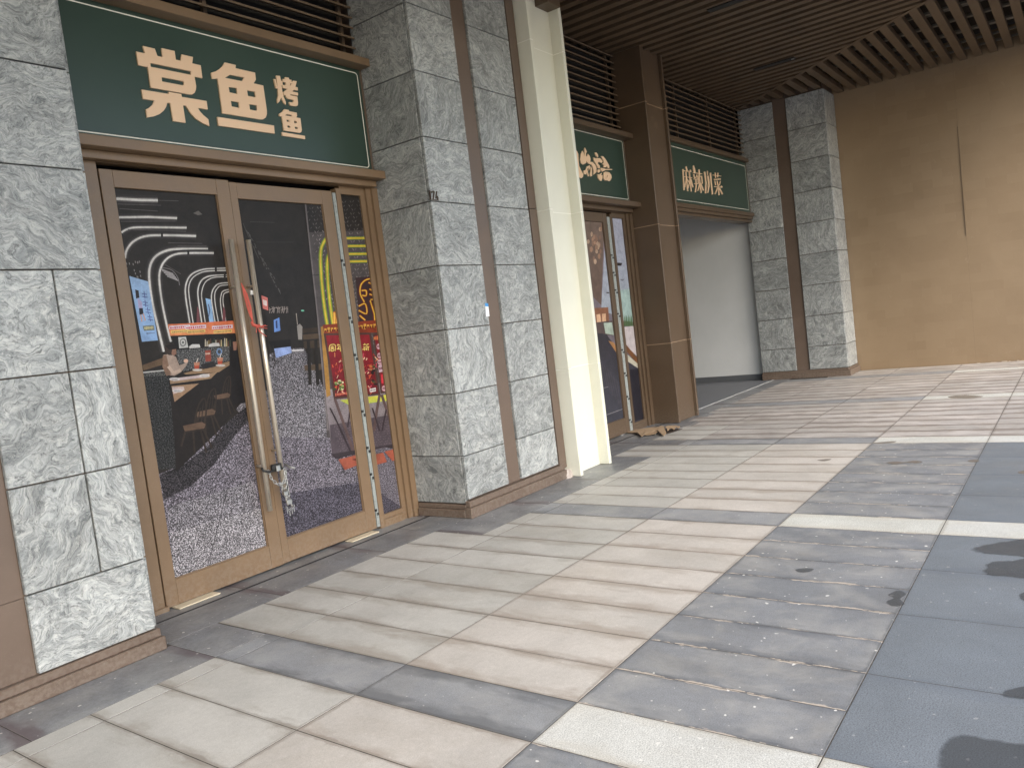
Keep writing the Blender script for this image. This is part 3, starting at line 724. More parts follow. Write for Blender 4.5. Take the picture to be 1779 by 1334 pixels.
strokes(s3, vE, [(50, (330, 195), (360, 320)), (34, (215, 320), (490, 350)), (46, (225, 280), (265, 960)), (46, (465, 300), (490, 350)),
    (40, (320, 370), (385, 990)), (24, (265, 520), (430, 540)), (34, (340, 560), (285, 860)), (30, (360, 600), (450, 740)),
    (40, (435, 370), (500, 1005)), (30, (430, 545), (520, 555)), (34, (460, 600), (395, 900)), (40, (480, 600), (555, 870))], YS)
strokes(s3, vE, [(78, (590, 240), (612, 370)), (45, (575, 165), (585, 240)), (28, (560, 395), (690, 400)), (36, (585, 450), (615, 570)), (30, (690, 460), (655, 560)), (26, (575, 600), (720, 600)),
    (30, (600, 750), (720, 755)), (42, (650, 600), (660, 820), (635, 1020)), (30, (690, 405), (850, 425)), (48, (755, 290), (770, 600), (825, 1050)), (26, (715, 500), (730, 740)), (26, (715, 500), (845, 515)), (34, (845, 500), (865, 745)), (24, (730, 740), (865, 745)), (36, (780, 760), (715, 980)), (42, (820, 760), (900, 970))], YS)
strokes(s3, vE, [(50, (945, 365), (985, 700), (975, 1060)), (28, (1038, 335), (1040, 470)), (66, (1050, 500), (1080, 700), (1075, 860)), (48, (1078, 860), (1045, 1045)), (50, (1135, 400), (1165, 760), (1200, 1095))], YS)
strokes(s3, vE, [(28, (1215, 465), (1490, 500)), (34, (1295, 390), (1310, 550)), (34, (1385, 400), (1375, 540)), (48, (1265, 610), (1465, 600)), (34, (1280, 660), (1310, 790)), (34, (1360, 660), (1380, 790)), (34, (1460, 670), (1430, 800)),
    (28, (1265, 845), (1525, 870)), (44, (1385, 780), (1420, 1125)), (36, (1370, 880), (1290, 1090)), (50, (1430, 900), (1530, 1090)), (44, (1490, 830), (1520, 870))], YS)

# ---- house number on the middle pier
hn = thing('house_number', 'dark metal house number 124 fixed to the stone pier', 'house number', (4.85, 4.13, 2.57))
vN = view(735, 320, 40, 1334)
def digit(sts):
    m = MB()
    for w0, *pts in sts:
        w0 *= .62
        for (xa, ya), (xb, yb) in zip(pts, pts[1:]):
            L = math.hypot(xb-xa, yb-ya); nx, ny = -(yb-ya)/L*w0/2, (xb-xa)/L*w0/2; ex, ey = (xb-xa)/L*w0*.3, (yb-ya)/L*w0*.3
            P_ = [onY(*vN(*k), 4.129) for k in ((xa+nx-ex, ya+ny-ey), (xb+nx+ex, yb+ny+ey), (xb-nx+ex, yb-ny+ey), (xa-nx-ex, ya-ny-ey))]
            m.prism([[(p.x, p.z) for p in P_]], 4.129+.0004*(len(m.f) % 5), .012)
    m.build('digit', NT('dark_bronze_metal', .4, .5, color=(.07, .045, .03)).m, hn)
digit([(70, (400, 370), (430, 440), (475, 880)), (50, (340, 430), (420, 440)), (45, (400, 882), (520, 895))])
digit([(60, (550, 500), (545, 430), (610, 395), (660, 430), (670, 520), (610, 880)), (55, (600, 890), (760, 905))])
digit([(60, (815, 420), (780, 800)), (50, (770, 810), (930, 820)), (60, (860, 690), (885, 905)), (35, (800, 915), (930, 930))])

# ================================================================== PRINTED FILM on the door panes
KP = 0.72
def ink(c): return tuple(min(1, x*KP) for x in s2l([k*.94+.06*f_ for k, f_ in zip(c, (104, 95, 86))]))
class Film:
    """flat print: coloured polygons, clipped to the panes"""
    def __init__(s): s.items = []; s.layer = 0; s.hold = False
    def poly(s, vw, pts, col, speck=0, col2=None):
        P_ = [vw(*p) for p in pts]; ys = [p[1] for p in P_]; lo, hi = min(ys), max(ys)
        cs = [ink(col)]*len(P_)
        if col2:
            a, b = ink(col), ink(col2); cs = [tuple(x+(y_-x)*((p[1]-lo)/(hi-lo+1e-9)) for x, y_ in zip(a, b)) for p in P_]
        s.items.append((P_, cs, speck, s.layer)); s.layer += 0 if s.hold else 1; return s
    def line(s, vw, pts, w_, col):
        if len(pts) > 3:
            q = [Vector(a) for a in pts]; q = [q[0]]+q+[q[-1]]; out = []
            for i in range(1, len(q)-2):
                for k in range(4):
                    t = k/4; out.append(.5*((2*q[i])+(q[i+1]-q[i-1])*t+(2*q[i-1]-5*q[i]+4*q[i+1]-q[i+2])*t*t+(3*q[i]-q[i-1]-3*q[i+1]+q[i+2])*t**3))
            pts = [tuple(a) for a in out]+[tuple(q[-1])]
        L = []; R_ = []
        for i, p in enumerate(pts):
            a = pts[max(0, i-1)]; b = pts[min(len(pts)-1, i+1)]; dx, dy = b[0]-a[0], b[1]-a[1]; l = math.hypot(dx, dy) or 1
            L.append((p[0]-dy/l*w_/2, p[1]+dx/l*w_/2)); R_.append((p[0]+dy/l*w_/2, p[1]-dx/l*w_/2))
        h0 = s.hold; s.hold = True
        for i in range(len(pts)-1): s.poly(vw, [L[i], L[i+1], R_[i+1], R_[i]], col)
        s.hold = h0; s.layer += 0 if h0 else 1
        return s
    def bars(s, vw, x0, y0, x1, y1, n, col, rnd, h=.6, sl=0):
        """illegible print: short dark or light ticks along a line"""
        h0 = s.hold; s.hold = True
        for i in range(n):
            t = i/n; x = x0+(x1-x0)*t; y = y0+(y1-y0)*t; w_ = abs(x1-x0)/n*.7; hh = rnd.uniform(.5, 1)*h
            s.poly(vw, [(x, y-hh/2), (x+w_, y-hh/2+sl), (x+w_, y+hh/2+sl), (x, y+hh/2)], col)
        s.hold = h0; s.layer += 0 if h0 else 1
        return s
    def build(s, name, parent, y, x0, x1, z0, z1, step=.000012):
        V_, F_, MI, CC = [], [], [], []
        for P_, cs, sp, li in s.items:
            yy = y - step*li
            W = [onY(*p, y) for p in P_]
            if max(p.x for p in W) < x0 or min(p.x for p in W) > x1: continue
            tri = tessellate_polygon([[Vector((p.x, p.z, 0)) for p in W]])
            for t in tri:
                poly = [((W[i].x, W[i].z), cs[i]) for i in t]
                for ax, lim, sg_ in ((0, x0, 1), (0, x1, -1), (1, z0, 1), (1, z1, -1)):
                    out = []
                    for i in range(len(poly)):
                        (a, ca), (b, cb) = poly[i], poly[(i+1) % len(poly)]
                        da, db = (a[ax]-lim)*sg_, (b[ax]-lim)*sg_
                        if da >= 0: out.append((a, ca))
                        if da*db < 0:
                            k = da/(da-db); out.append(((a[0]+(b[0]-a[0])*k, a[1]+(b[1]-a[1])*k), tuple(u+(v-u)*k for u, v in zip(ca, cb))))
                    poly = out
                    if len(poly) < 3: break
                if len(poly) < 3: continue
                ar = sum(poly[i][0][0]*poly[(i+1) % len(poly)][0][1]-poly[(i+1) % len(poly)][0][0]*poly[i][0][1] for i in range(len(poly)))
                if ar < 0: poly = poly[::-1]
                b0 = len(V_); V_ += [(p[0], yy, p[1]) for p, _ in poly]; F_.append(tuple(range(b0, b0+len(poly)))); MI.append(sp); CC += [c for _, c in poly]
        me = bpy.data.meshes.new(name); me.from_pydata(V_, [], F_); me.materials.append(M['print']); me.materials.append(M['print_speck'])
        me.polygons.foreach_set('material_index', MI)
        ca = me.color_attributes.new('ink', 'FLOAT_COLOR', 'CORNER')
        li = [me.loops[i].vertex_index for i in range(len(me.loops))]
        ca.data.foreach_set('color', [x for i in li for x in (*CC[i], 1.0)])
        me.update(); return link(name, me, parent)
a2 = view(150, 280, 570, 1584); a3 = view(150, 700, 570, 1768); a5 = view(520, 320, 200, 702); a6 = view(520, 650, 220, 1048); a7 = view(200, 330, 200, 762)
pf = Film(); rp = random.Random(5)
WH = (222, 219, 214)
pf.poly(a2, [(-100, -60), (1700, -60), (1700, 3000), (-100, 3000)], (42, 37, 33))
# terrazzo floor
pf.poly(a3, [(300, 420), (520, 330), (700, 150), (860, 30), (900, -40), (1250, -60), (1700, 100), (1750, 1500), (300, 1500)], (134, 128, 138), 1)
pf.poly(a2, [(885, 930), (960, 905), (1050, 900), (1150, 1100), (1250, 1334), (880, 1334), (700, 1180), (880, 1100)], (128, 124, 130), 1, (150, 146, 152))
pf.poly(a3, [(1000, 500), (1500, 420), (1750, 600), (1750, 900), (1080, 740)], (96, 92, 104), 1)
pf.poly(a3, [(440, 560), (900, 420), (960, 740), (700, 870), (470, 950)], (150, 146, 152), 1)
pf.poly(a3, [(395, 385), (500, 350), (660, 230), (740, 120), (860, 20), (900, 60), (780, 200), (690, 330), (560, 450), (420, 520)], (66, 62, 66), 1); pf.poly(a3, [(450, 700), (960, 560), (990, 770), (720, 880), (480, 960)], (172, 168, 172), 1)
pf.line(a3, [(760, 460), (690, 740), (650, 890)], 4, (60, 58, 62)); pf.line(a3, [(560, 590), (540, 640)], 3, (70, 66, 70))
# neon tubes over the left half
for pts, w_ in (([(145, 182), (250, 188), (345, 190)], 14), ([(158, 272), (300, 270), (438, 276)], 11), ([(170, 345), (200, 328), (260, 320), (484, 322)], 10),
    ([(186, 470), (195, 430), (225, 390), (280, 364), (365, 358), (530, 362)], 11), ([(587, 425), (440, 425), (380, 435), (335, 460), (310, 500), (303, 560), (318, 680), (345, 800), (374, 920)], 12),
    ([(615, 444), (500, 444), (430, 450), (385, 475), (360, 515), (352, 570), (365, 680), (390, 800), (408, 872)], 10),
    ([(740, 518), (600, 520), (540, 530), (500, 555), (480, 600), (480, 660), (500, 785)], 7), ([(740, 527), (600, 530), (550, 540), (512, 565), (495, 605), (497, 660), (516, 785)], 5),
    ([(740, 550), (620, 552), (575, 562), (550, 585), (538, 630), (545, 700), (558, 785)], 6), ([(740, 559), (630, 560), (590, 572), (568, 595), (556, 640), (562, 700), (575, 785)], 4),
    ([(740, 586), (650, 590), (622, 605), (606, 635), (605, 680), (622, 780)], 5), ([(740, 596), (655, 600), (632, 615), (620, 640), (622, 690), (638, 780)], 4),
    ([(740, 612), (665, 625), (650, 650), (648, 690), (660, 778)], 4), ([(740, 622), (672, 635), (660, 660), (662, 700), (674, 778)], 4)):
    pf.line(a2, pts, w_*3.4, (52, 48, 46)); pf.line(a2, pts, w_*1.8, (96, 92, 90)); pf.line(a2, pts, w_*.85, WH)
for x, y in ((365, 357), (492, 443), (625, 522), (668, 552)): pf.poly(a2, [(x-5, y-10), (x+5, y-10), (x+5, y+10), (x-5, y+10)], (40, 36, 34))
for (xa, ya, xb, yb) in ((150, 208, 360, 214), (160, 230, 345, 242), (345, 190, 445, 193), (165, 292, 430, 290), (200, 330, 480, 340), (395, 395, 560, 398), (440, 410, 580, 410), (380, 500, 455, 545)):
    pf.line(a2, [(xa, ya), (xb, yb)], 3, (92, 86, 84))
for k in range(5): pf.line(a2, [(358+k*8, 520+k*9), (420+k*6, 545+k*8)], 5, (170, 165, 165))
pf.line(a2, [(365, 515), (410, 525), (440, 560), (450, 600)], 4, (120, 115, 115))
pf.poly(a2, [(540, 240), (560, 258), (538, 262), (515, 252)], (110, 104, 100))
for _ in range(16):
    x, y = rp.uniform(190, 260), rp.uniform(470, 560); pf.poly(a2, [(x, y), (x+5, y+2), (x+6, y+12), (x+1, y+10)], (130, 124, 122))
# blue screen with a small figure in shorts
pf.poly(a2, [(207, 555), (298, 582), (345, 865), (268, 872)], (158, 190, 228), 0, (150, 186, 232))
pf.poly(a2, [(235, 620), (252, 625), (256, 660), (240, 664)], (48, 44, 48)); pf.poly(a2, [(246, 660), (268, 680), (272, 712), (252, 712)], (178, 170, 205)); pf.poly(a2, [(254, 710), (272, 710), (276, 738), (256, 742)], (40, 38, 46))
pf.line(a2, [(262, 740), (268, 775)], 6, (205, 165, 150)); pf.line(a2, [(274, 735), (284, 770)], 6, (205, 165, 150))
for i, (x, y) in enumerate(((268, 640), (272, 680), (284, 715), (294, 750))):
    pf.line(a2, [(x, y), (x+24, y+4)], 4, (92, 104, 160)); pf.line(a2, [(x+10, y-10), (x+15, y+24)], 4, (92, 104, 160)); pf.line(a2, [(x+2, y+14), (x+27, y+18)], 4, (92, 104, 160))
pf.poly(a2, [(272, 795), (325, 792), (329, 816), (277, 820)], (122, 128, 120)); pf.bars(a2, 280, 806, 325, 803, 7, (215, 205, 150), rp, 14); pf.bars(a2, 290, 832, 330, 829, 8, (100, 112, 140), rp, 9)
pf.poly(a2, [(575, 662), (600, 668), (615, 776), (594, 778)], (150, 188, 228)); pf.line(a2, [(588, 690), (596, 720), (590, 750)], 4, (90, 96, 130))
for x in (535, 660): pf.poly(a2, [(x, 700), (x+10, 720), (x+12, 782), (x-4, 782)], (120, 70, 74))
# red and yellow counter banner
pf.poly(a2, [(393, 788), (722, 770), (722, 830), (404, 843)], (222, 112, 74), 0, (232, 150, 96))
for x in (400, 478, 606):
    pf.poly(a2, [(x, 796), (x+100, 789), (x+100, 806), (x, 812)], (226, 214, 226)); pf.bars(a2, x+4, 805, x+96, 798, 9, (200, 80, 80), rp, 11)
    pf.poly(a2, [(x+8, 818), (x+96, 812), (x+96, 826), (x+8, 832)], (236, 202, 120)); pf.bars(a2, x+12, 826, x+92, 820, 14, (120, 70, 50), rp, 6)
# bar, speaker, bottles
pf.poly(a2, [(404, 845), (722, 832), (722, 900), (440, 910)], (30, 27, 26))
pf.poly(a2, [(443, 850), (480, 848), (492, 900), (448, 904)], (196, 196, 192))
def disc(vw, x, y, rx, ry, col, n=14): pf.poly(vw, [(x+rx*math.cos(6.283*i/n), y+ry*math.sin(6.283*i/n)) for i in range(n)], col)
disc(a2, 466, 875, 17, 20, (120, 120, 118)); disc(a2, 466, 875, 11, 14, (190, 190, 186)); disc(a2, 466, 875, 5, 6, (90, 90, 90))
for i in range(15):
    x = 572+i*8.5; h = rp.uniform(22, 38); c = rp.choice(((150, 124, 70), (176, 160, 120), (90, 60, 44), (188, 178, 160), (60, 70, 56)))
    pf.poly(a2, [(x, 892-h), (x+4, 892-h), (x+6, 894), (x-1, 895)], c)
pf.poly(a2, [(495, 895), (510, 884), (545, 884), (550, 900), (497, 904)], (205, 203, 200)); pf.poly(a2, [(588, 886), (610, 878), (640, 878), (644, 893), (590, 897)], (205, 203, 200))
pf.poly(a2, [(432, 912), (690, 895), (690, 985), (470, 1020), (440, 960)], (104, 104, 104), 1)
pf.poly(a2, [(572, 915), (600, 912), (602, 965), (575, 968)], (150, 70, 56)); pf.bars(a2, 575, 930, 598, 928, 4, (230, 200, 180), rp, 10)
disc(a2, 641, 920, 14, 17, (120, 150, 190)); disc(a2, 641, 920, 8, 10, (70, 70, 76))
# bench, speckled counter, tables, cups
pf.poly(a2, [(270, 985), (380, 945), (384, 985), (276, 1018)], (104, 82, 62)); pf.poly(a2, [(270, 1012), (384, 978), (400, 1050), (282, 1060)], (40, 35, 32))
pf.poly(a2, [(275, 1022), (390, 1010), (395, 1040), (283, 1050)], (96, 96, 94), 1)
pf.poly(a2, [(282, 1040), (395, 1034), (432, 1334), (448, 1480), (330, 1490)], (62, 62, 62), 1); pf.line(a2, [(273, 1020), (388, 1009)], 6, (190, 188, 184))
pf.poly(a3, [(400, 390), (500, 355), (500, -60), (470, -60), (480, 350)], (34, 30, 29))
pf.poly(a2, [(395, 1034), (700, 960), (760, 1150), (640, 1300), (432, 1500), (424, 1334)], (34, 29, 27))
pf.poly(a2, [(468, 1024), (690, 966), (690, 985), (640, 1018), (480, 1030)], (148, 120, 92)); pf.poly(a2, [(402, 1054), (632, 1018), (600, 1050), (405, 1076)], (160, 132, 104)); pf.poly(a2, [(412, 1050), (596, 1026), (580, 1042), (420, 1062)], (204, 186, 186))
pf.poly(a2, [(410, 1085), (543, 1073), (425, 1162)], (164, 132, 104)); pf.poly(a2, [(412, 1090), (470, 1088), (474, 1106), (420, 1124)], (206, 186, 180))
for x, y in ((425, 1052), (570, 1036), (440, 1108)): disc(a2, x, y, 26, 8, (210, 206, 204)); disc(a2, x, y+2, 18, 4, (176, 172, 170))
pf.poly(a2, [(556, 980), (612, 966), (632, 990), (560, 1005)], (44, 40, 40))
for x, y in ((533, 990), (645, 968)):
    pf.poly(a2, [(x-14, y-18), (x+14, y-20), (x+9, y+14), (x-10, y+15)], (190, 130, 104)); pf.poly(a2, [(x-13, y-2), (x+12, y-4), (x+9, y+14), (x-10, y+15)], (178, 74, 50)); pf.line(a2, [(x-2, y-18), (x+6, y-40)], 4, (214, 206, 196)); disc(a2, x+2, y+18, 24, 6, (196, 188, 180))
# seated guest in a pale jumper
pf.poly(a2, [(372, 935), (405, 930), (432, 945), (448, 985), (470, 978), (485, 958), (492, 966), (478, 992), (455, 1020), (425, 1036), (385, 1032), (366, 980)], (166, 146, 132))
pf.poly(a2, [(368, 940), (385, 935), (408, 1032), (385, 1036), (366, 990)], (132, 104, 86)); pf.line(a2, [(395, 990), (420, 1022), (455, 1008)], 16, (196, 172, 154)); disc(a2, 480, 964, 11, 9, (216, 176, 152))
disc(a2, 406, 908, 30, 29, (58, 46, 40)); pf.poly(a2, [(414, 905), (432, 900), (434, 930), (420, 940), (410, 930)], (140, 104, 86)); pf.poly(a2, [(378, 892), (410, 880), (436, 890), (438, 906), (400, 912)], (34, 28, 26))
# second guest and chairs
pf.poly(a2, [(690, 900), (730, 880), (750, 1060), (770, 1165), (705, 1175), (690, 1020)], (30, 27, 28)); pf.poly(a2, [(706, 872), (728, 870), (724, 912), (710, 914)], (150, 108, 90))
BR = (50, 41, 35); SE = (100, 79, 64)
def chair(x, y, s_):
    q = lambda a, b: (x+a*s_, y+b*s_)
    pf.line(a2, [q(0, 0), q(10, -55), q(22, -90), q(42, -108), q(48, -60), q(42, -4)], 7*s_, BR); pf.line(a2, [q(14, -4), q(24, -70)], 4*s_, BR); pf.line(a2, [q(28, -4), q(36, -90)], 4*s_, BR)
    pf.poly(a2, [q(-46, 2), q(30, -14), q(46, -4), q(40, 12), q(-38, 24)], SE); pf.poly(a2, [q(-38, 24), q(40, 12), q(40, 20), q(-36, 32)], (44, 36, 32))
    for (a, b, c, d) in ((-36, 26, -52, 84), (-4, 24, 2, 110), (36, 14, 72, 92), (26, 18, 50, 110)): pf.line(a2, [q(a, b), q(c, d)], 8*s_, BR)
chair(655, 1130, .85); chair(575, 1210, 1.05); chair(520, 1275, 1.2)
# right half: dark corridor
pf.poly(a2, [(735, 560), (1075, 430), (1110, 760), (1130, 900), (960, 905), (880, 930), (850, 640)], (40, 36, 34))
for _ in range(40):
    t = rp.random(); x = 765+t*170+rp.uniform(-6, 6); y = 320+t*310+rp.uniform(-8, 8); pf.line(a2, [(x, y), (x+rp.uniform(3, 9), y+rp.uniform(6, 20))], 3, (92, 88, 86))
pf.line(a2, [(755, 300), (775, 350), (830, 470)], 4, (78, 74, 72)); pf.line(a2, [(790, 294), (910, 297)], 3, (74, 70, 68)); pf.line(a2, [(820, 392), (1000, 392)], 3, (60, 57, 55))
pf.poly(a2, [(844, 648), (874, 660), (877, 721), (851, 712)], (214, 120, 112)); pf.poly(a2, [(850, 668), (870, 675), (871, 700), (854, 695)], (238, 220, 214))
for i in range(8):
    x = 884+i*11.5; c_ = (158, 146, 140)
    pf.line(a2, [(x+rp.uniform(-2, 3), 700+rp.uniform(0, 8)), (x+rp.uniform(0, 6), 716), (x+rp.uniform(-4, 2), 734)], 2.6, c_); pf.line(a2, [(x-3, 712+rp.uniform(-5, 8)), (x+8, 708+rp.uniform(-3, 10))], 2.6, c_)
    if i % 2: pf.line(a2, [(x+6, 702), (x+7, 732)], 2.4, c_)
pf.poly(a2, [(903, 768), (930, 755), (936, 818), (906, 826)], (110, 150, 220)); pf.poly(a2, [(912, 772), (920, 768), (922, 806), (914, 808)], (52, 66, 110))
disc(a2, 1043, 722, 8, 4, (120, 200, 170)); pf.poly(a2, [(880, 870), (985, 860), (985, 900), (895, 908)], (26, 23, 22))
pf.poly(a2, [(905, 905), (985, 895), (990, 925), (915, 950)], (150, 172, 224)); pf.line(a2, [(990, 915), (1048, 912)], 7, (224, 220, 220)); pf.line(a2, [(992, 924), (1050, 921)], 4, (120, 116, 118))
pf.poly(a2, [(1015, 795), (1030, 785), (1042, 800), (1040, 862), (1022, 862)], (150, 144, 138)); pf.line(a2, [(1012, 735), (1018, 790)], 4, (170, 160, 150))
for (x0, y0, x1, y1, c) in ((1040, 810, 1120, 830, 58), (1042, 838, 1135, 862, 84), (1046, 870, 1140, 905, 66), (1050, 985, 1150, 1012, 92)):
    pf.poly(a2, [(x0, y0), (x1, y0-8), (x1+4, y1-6), (x0+4, y1)], (c, int(c*.82), int(c*.64)))
for x in (1062, 1098, 1128): pf.poly(a2, [(x, 862), (x+16, 860), (x+26, 1080), (x+10, 1082)], (36, 31, 28))
for x, y in ((880, 880), (900, 890), (905, 930)): pf.line(a2, [(x, y), (x+6, y+40), (x-4, y+75)], 4, (48, 42, 40))
# chequer-plate cladding at the right, across the sidelight
plate = [(1055, 196), (1700, 160), (1700, 1400), (1160, 1334), (1150, 1130), (1115, 750), (1080, 430)]
pf.poly(a2, plate, (86, 80, 80)); pf.poly(a2, [(1055, 196), (1700, 160), (1700, 320), (1075, 345)], (46, 42, 40))
pf.poly(a6, [(210, 130), (780, 60), (800, 590), (270, 690)], (164, 154, 156), 0, (92, 82, 86)); pf.poly(a6, [(250, 420), (780, 330), (800, 590), (270, 690)], (84, 74, 80))
pf.hold = True
for iy in range(52):
    for ix in range(24):
        x = 1062+ix*19+iy*4.2 + (9 if iy % 2 else 0); y = 205+iy*19-ix*1.2
        if y > 1150: continue
        lo = 1055+(y-196)*.118
        if x < lo+4 or x > 1560: continue
        g_c = 150 if y > 330 else 104; g_c += rp.randint(-22, 30)
        dx, dy = (6, 9) if (ix+iy) % 2 else (-6, 8)
        pf.line(a2, [(x, y), (x+dx, y+dy)], 2.6, (g_c, int(g_c*.94), int(g_c*.93)))
pf.layer += 1
for iy in range(26):
    for ix in range(26):
        x = 232+ix*22+iy*5+(11 if iy % 2 else 0); y = 190+iy*20-ix*2.4
        if x > 800 or y > 690-(x-270)*.19 or y < 120: continue
        dx, dy = (7, 9) if (ix+iy) % 2 else (-7, 8); dark = y > 420-(x-250)*.1
        pf.line(a6, [(x, y), (x+dx, y+dy)], 3.4, (120, 106, 112) if dark else (104, 92, 96))
pf.hold = False; pf.layer += 1
pf.line(a2, [(1055, 196), (1080, 430), (1115, 750), (1150, 1130), (1165, 1300)], 7, (120, 112, 112)); pf.poly(a2, [(1130, 800), (1150, 795), (1178, 1130), (1158, 1140)], (176, 130, 64)); pf.line(a2, [(1082, 552), (1160, 548)], 3, (50, 46, 46))
# neon tubes, yellow core with green edge
YE, GR, OR = (236, 190, 70), (158, 186, 60), (232, 150, 50)
for off, (xe, ye) in ((0, (1348, 372)), (30, (1350, 410)), (66, (1352, 448)), (98, (1354, 484))):
    pf.line(a2, [(1200, ye+2), (xe, ye)], 13, GR); pf.line(a2, [(1200, ye+2), (xe, ye)], 6, YE)
for pts in ([(1200, 352), (1165, 366), (1142, 398), (1130, 440), (1132, 540), (1146, 690), (1162, 792)], [(1210, 420), (1180, 436), (1164, 470), (1162, 540), (1174, 680), (1190, 792)], [(1230, 470), (1196, 500), (1192, 560), (1204, 680), (1218, 792)]):
    pf.line(a2, pts, 20, (120, 130, 56)); pf.line(a2, pts, 13, GR); pf.line(a2, pts, 6, YE)
pf.poly(a2, [(1188, 730), (1260, 700), (1270, 800), (1192, 800)], (206, 110, 44)); pf.bars(a2, 1192, 760, 1255, 750, 5, (250, 196, 90), rp, 60)
# neon sign strokes in the sidelight
RD = (126, 34, 26)
pf.poly(a5, [(340, 570), (480, 560), (480, 910), (370, 900)], (62, 44, 46))
for pts in ([(395, 720), (370, 670), (372, 620), (395, 590), (430, 578), (470, 585)], [(378, 650), (405, 650), (405, 680), (382, 678)], [(420, 600), (440, 610), (470, 606)], [(425, 640), (445, 650), (470, 645)], [(425, 670), (450, 680), (472, 676)],
    [(360, 745), (400, 730), (408, 790), (360, 770)], [(430, 710), (455, 790), (462, 890)], [(432, 705), (470, 700)], [(365, 800), (400, 830)], [(415, 880), (432, 885), (420, 868)]):
    pf.line(a5, pts, 16, RD); pf.line(a5, pts, 7, YE)
# red menu boards on stands
pf.poly(a5, [(140, 858), (480, 828), (480, 905), (150, 915)], (140, 58, 36)); pf.bars(a5, 150, 890, 470, 862, 16, (226, 168, 70), rp, 34); pf.bars(a5, 152, 896, 470, 868, 22, (110, 36, 24), rp, 18)
pf.poly(a5, [(146, 910), (436, 905), (492, 1284), (208, 1312)], (84, 58, 52)); pf.poly(a5, [(160, 922), (424, 918), (478, 1272), (220, 1298)], (146, 34, 44), 0, (104, 26, 32))
pf.poly(a5, [(446, 912), (500, 908), (560, 1262), (494, 1278)], (84, 58, 52)); pf.poly(a5, [(456, 922), (520, 918), (570, 1250), (504, 1262)], (132, 34, 44))
def zs(x, y, s_, sts, c1=(250, 214, 120), c2=(96, 26, 22)):
    for st in sts: pf.line(a5, [(x+a*s_, y+b*s_) for a, b in st], s_*.30, c2)
    for st in sts: pf.line(a5, [(x+a*s_, y+b*s_) for a, b in st], s_*.14, c1)
zs(180, 980, 36, [[(0, 1.1), (.12, .1), (1, 0), (1, 1.05)], [(.25, .35), (.8, .3)], [(.5, .15), (.5, .55)], [(.22, .58), (.82, .54)], [(.3, .75), (.75, .72), (.75, 1), (.32, 1.02), (.3, .75)]])
zs(228, 975, 36, [[(.2, 0), (0, .3)], [(.15, .2), (.95, .15)], [(.2, .55), (.2, .8)], [(.15, .5), (.9, .46)], [(-.05, .85), (1.05, .8)], [(.55, .2), (.58, 1.25)]])
zs(385, 975, 38, [[(.05, .12), (.5, .08)], [(.28, -.1), (.28, .1)], [(.05, .5), (.5, .46)], [(.28, .5), (.28, 1.05)], [(.1, .7), (.0, .95)], [(.45, .68), (.52, .9)], [(.95, .0), (.65, .12), (.66, .5), (.6, 1.0)], [(.66, .45), (1.05, .42)], [(.86, .45), (.88, 1.05)]])
zs(238, 935, 20, [[(0, .3), (1, .2)], [(.5, 0), (.5, 1)], [(.1, .9), (.95, .85)]])
for _ in range(150):
    t = rp.random(); x = rp.uniform(200, 470); y = rp.uniform(1040, 1270)
    if x < 190+(y-1040)*.12: continue
    c = rp.choice(((190, 60, 50), (222, 96, 62), (236, 150, 96), (168, 50, 44), (244, 206, 170), (200, 70, 90), (150, 34, 34)))
    a = rp.uniform(6, 16); an = rp.uniform(0, 3.1); dx, dy = a*math.cos(an), a*math.sin(an); pf.line(a5, [(x-dx, y-dy), (x+dx*.2, y+dy*.2+2), (x+dx, y+dy)], rp.uniform(3, 7), c)
for _ in range(16):
    x, y = rp.uniform(208, 262), rp.uniform(1200, 1252); disc(a5, x, y, rp.uniform(6, 12), rp.uniform(5, 9), rp.choice(((96, 120, 60), (170, 180, 110), (60, 74, 44), (214, 206, 160))), 8)
for _ in range(8):
    x, y = rp.uniform(430, 462), rp.uniform(1100, 1220); disc(a5, x, y, rp.uniform(8, 15), rp.uniform(6, 10), rp.choice(((44, 30, 32), (80, 70, 44), (190, 120, 70))), 8)
pf.bars(a5, 216, 1284, 300, 1272, 9, (226, 120, 96), rp, 18); pf.poly(a5, [(424, 1250), (462, 1240), (464, 1262), (428, 1270)], (232, 226, 222)); pf.bars(a5, 428, 1258, 462, 1252, 5, (60, 40, 40), rp, 10)
for i, (x, y) in enumerate(((484, 990), (488, 1045), (490, 1085), (500, 1120), (516, 1245))): disc(a5, x, y, 17, 18, (214, 170, 176)); pf.bars(a5, x-12, y, x+12, y-2, 4, (120, 60, 74), rp, 14)
pf.poly(a5, [(478, 1105), (520, 1098), (524, 1140), (482, 1148)], (222, 190, 200)); pf.bars(a5, 484, 1124, 518, 1118, 3, (120, 40, 60), rp, 26)
pf.bars(a5, 450, 940, 500, 935, 5, (222, 130, 80), rp, 26); pf.line(a5, [(500, 1160), (504, 1215)], 12, (214, 60, 70))
pf.poly(a6, [(330, 215), (760, 165), (760, 215), (420, 262)], (226, 216, 70), 0, (170, 190, 90))
for pts in ([(290, 205), (370, 430), (470, 715)], [(660, 170), (640, 280), (612, 470)], [(676, 170), (730, 330), (790, 480)]): pf.line(a6, pts, 22, (98, 78, 76))
for pts in ([(250, 280), (320, 420), (420, 640)], [(420, 270), (396, 440)], [(600, 280), (660, 470)], [(715, 290), (680, 470)]): pf.line(a6, pts, 12, (58, 48, 52))
pf.poly(a6, [(260, 660), (800, 575), (800, 620), (700, 600), (300, 700)], (58, 50, 54))
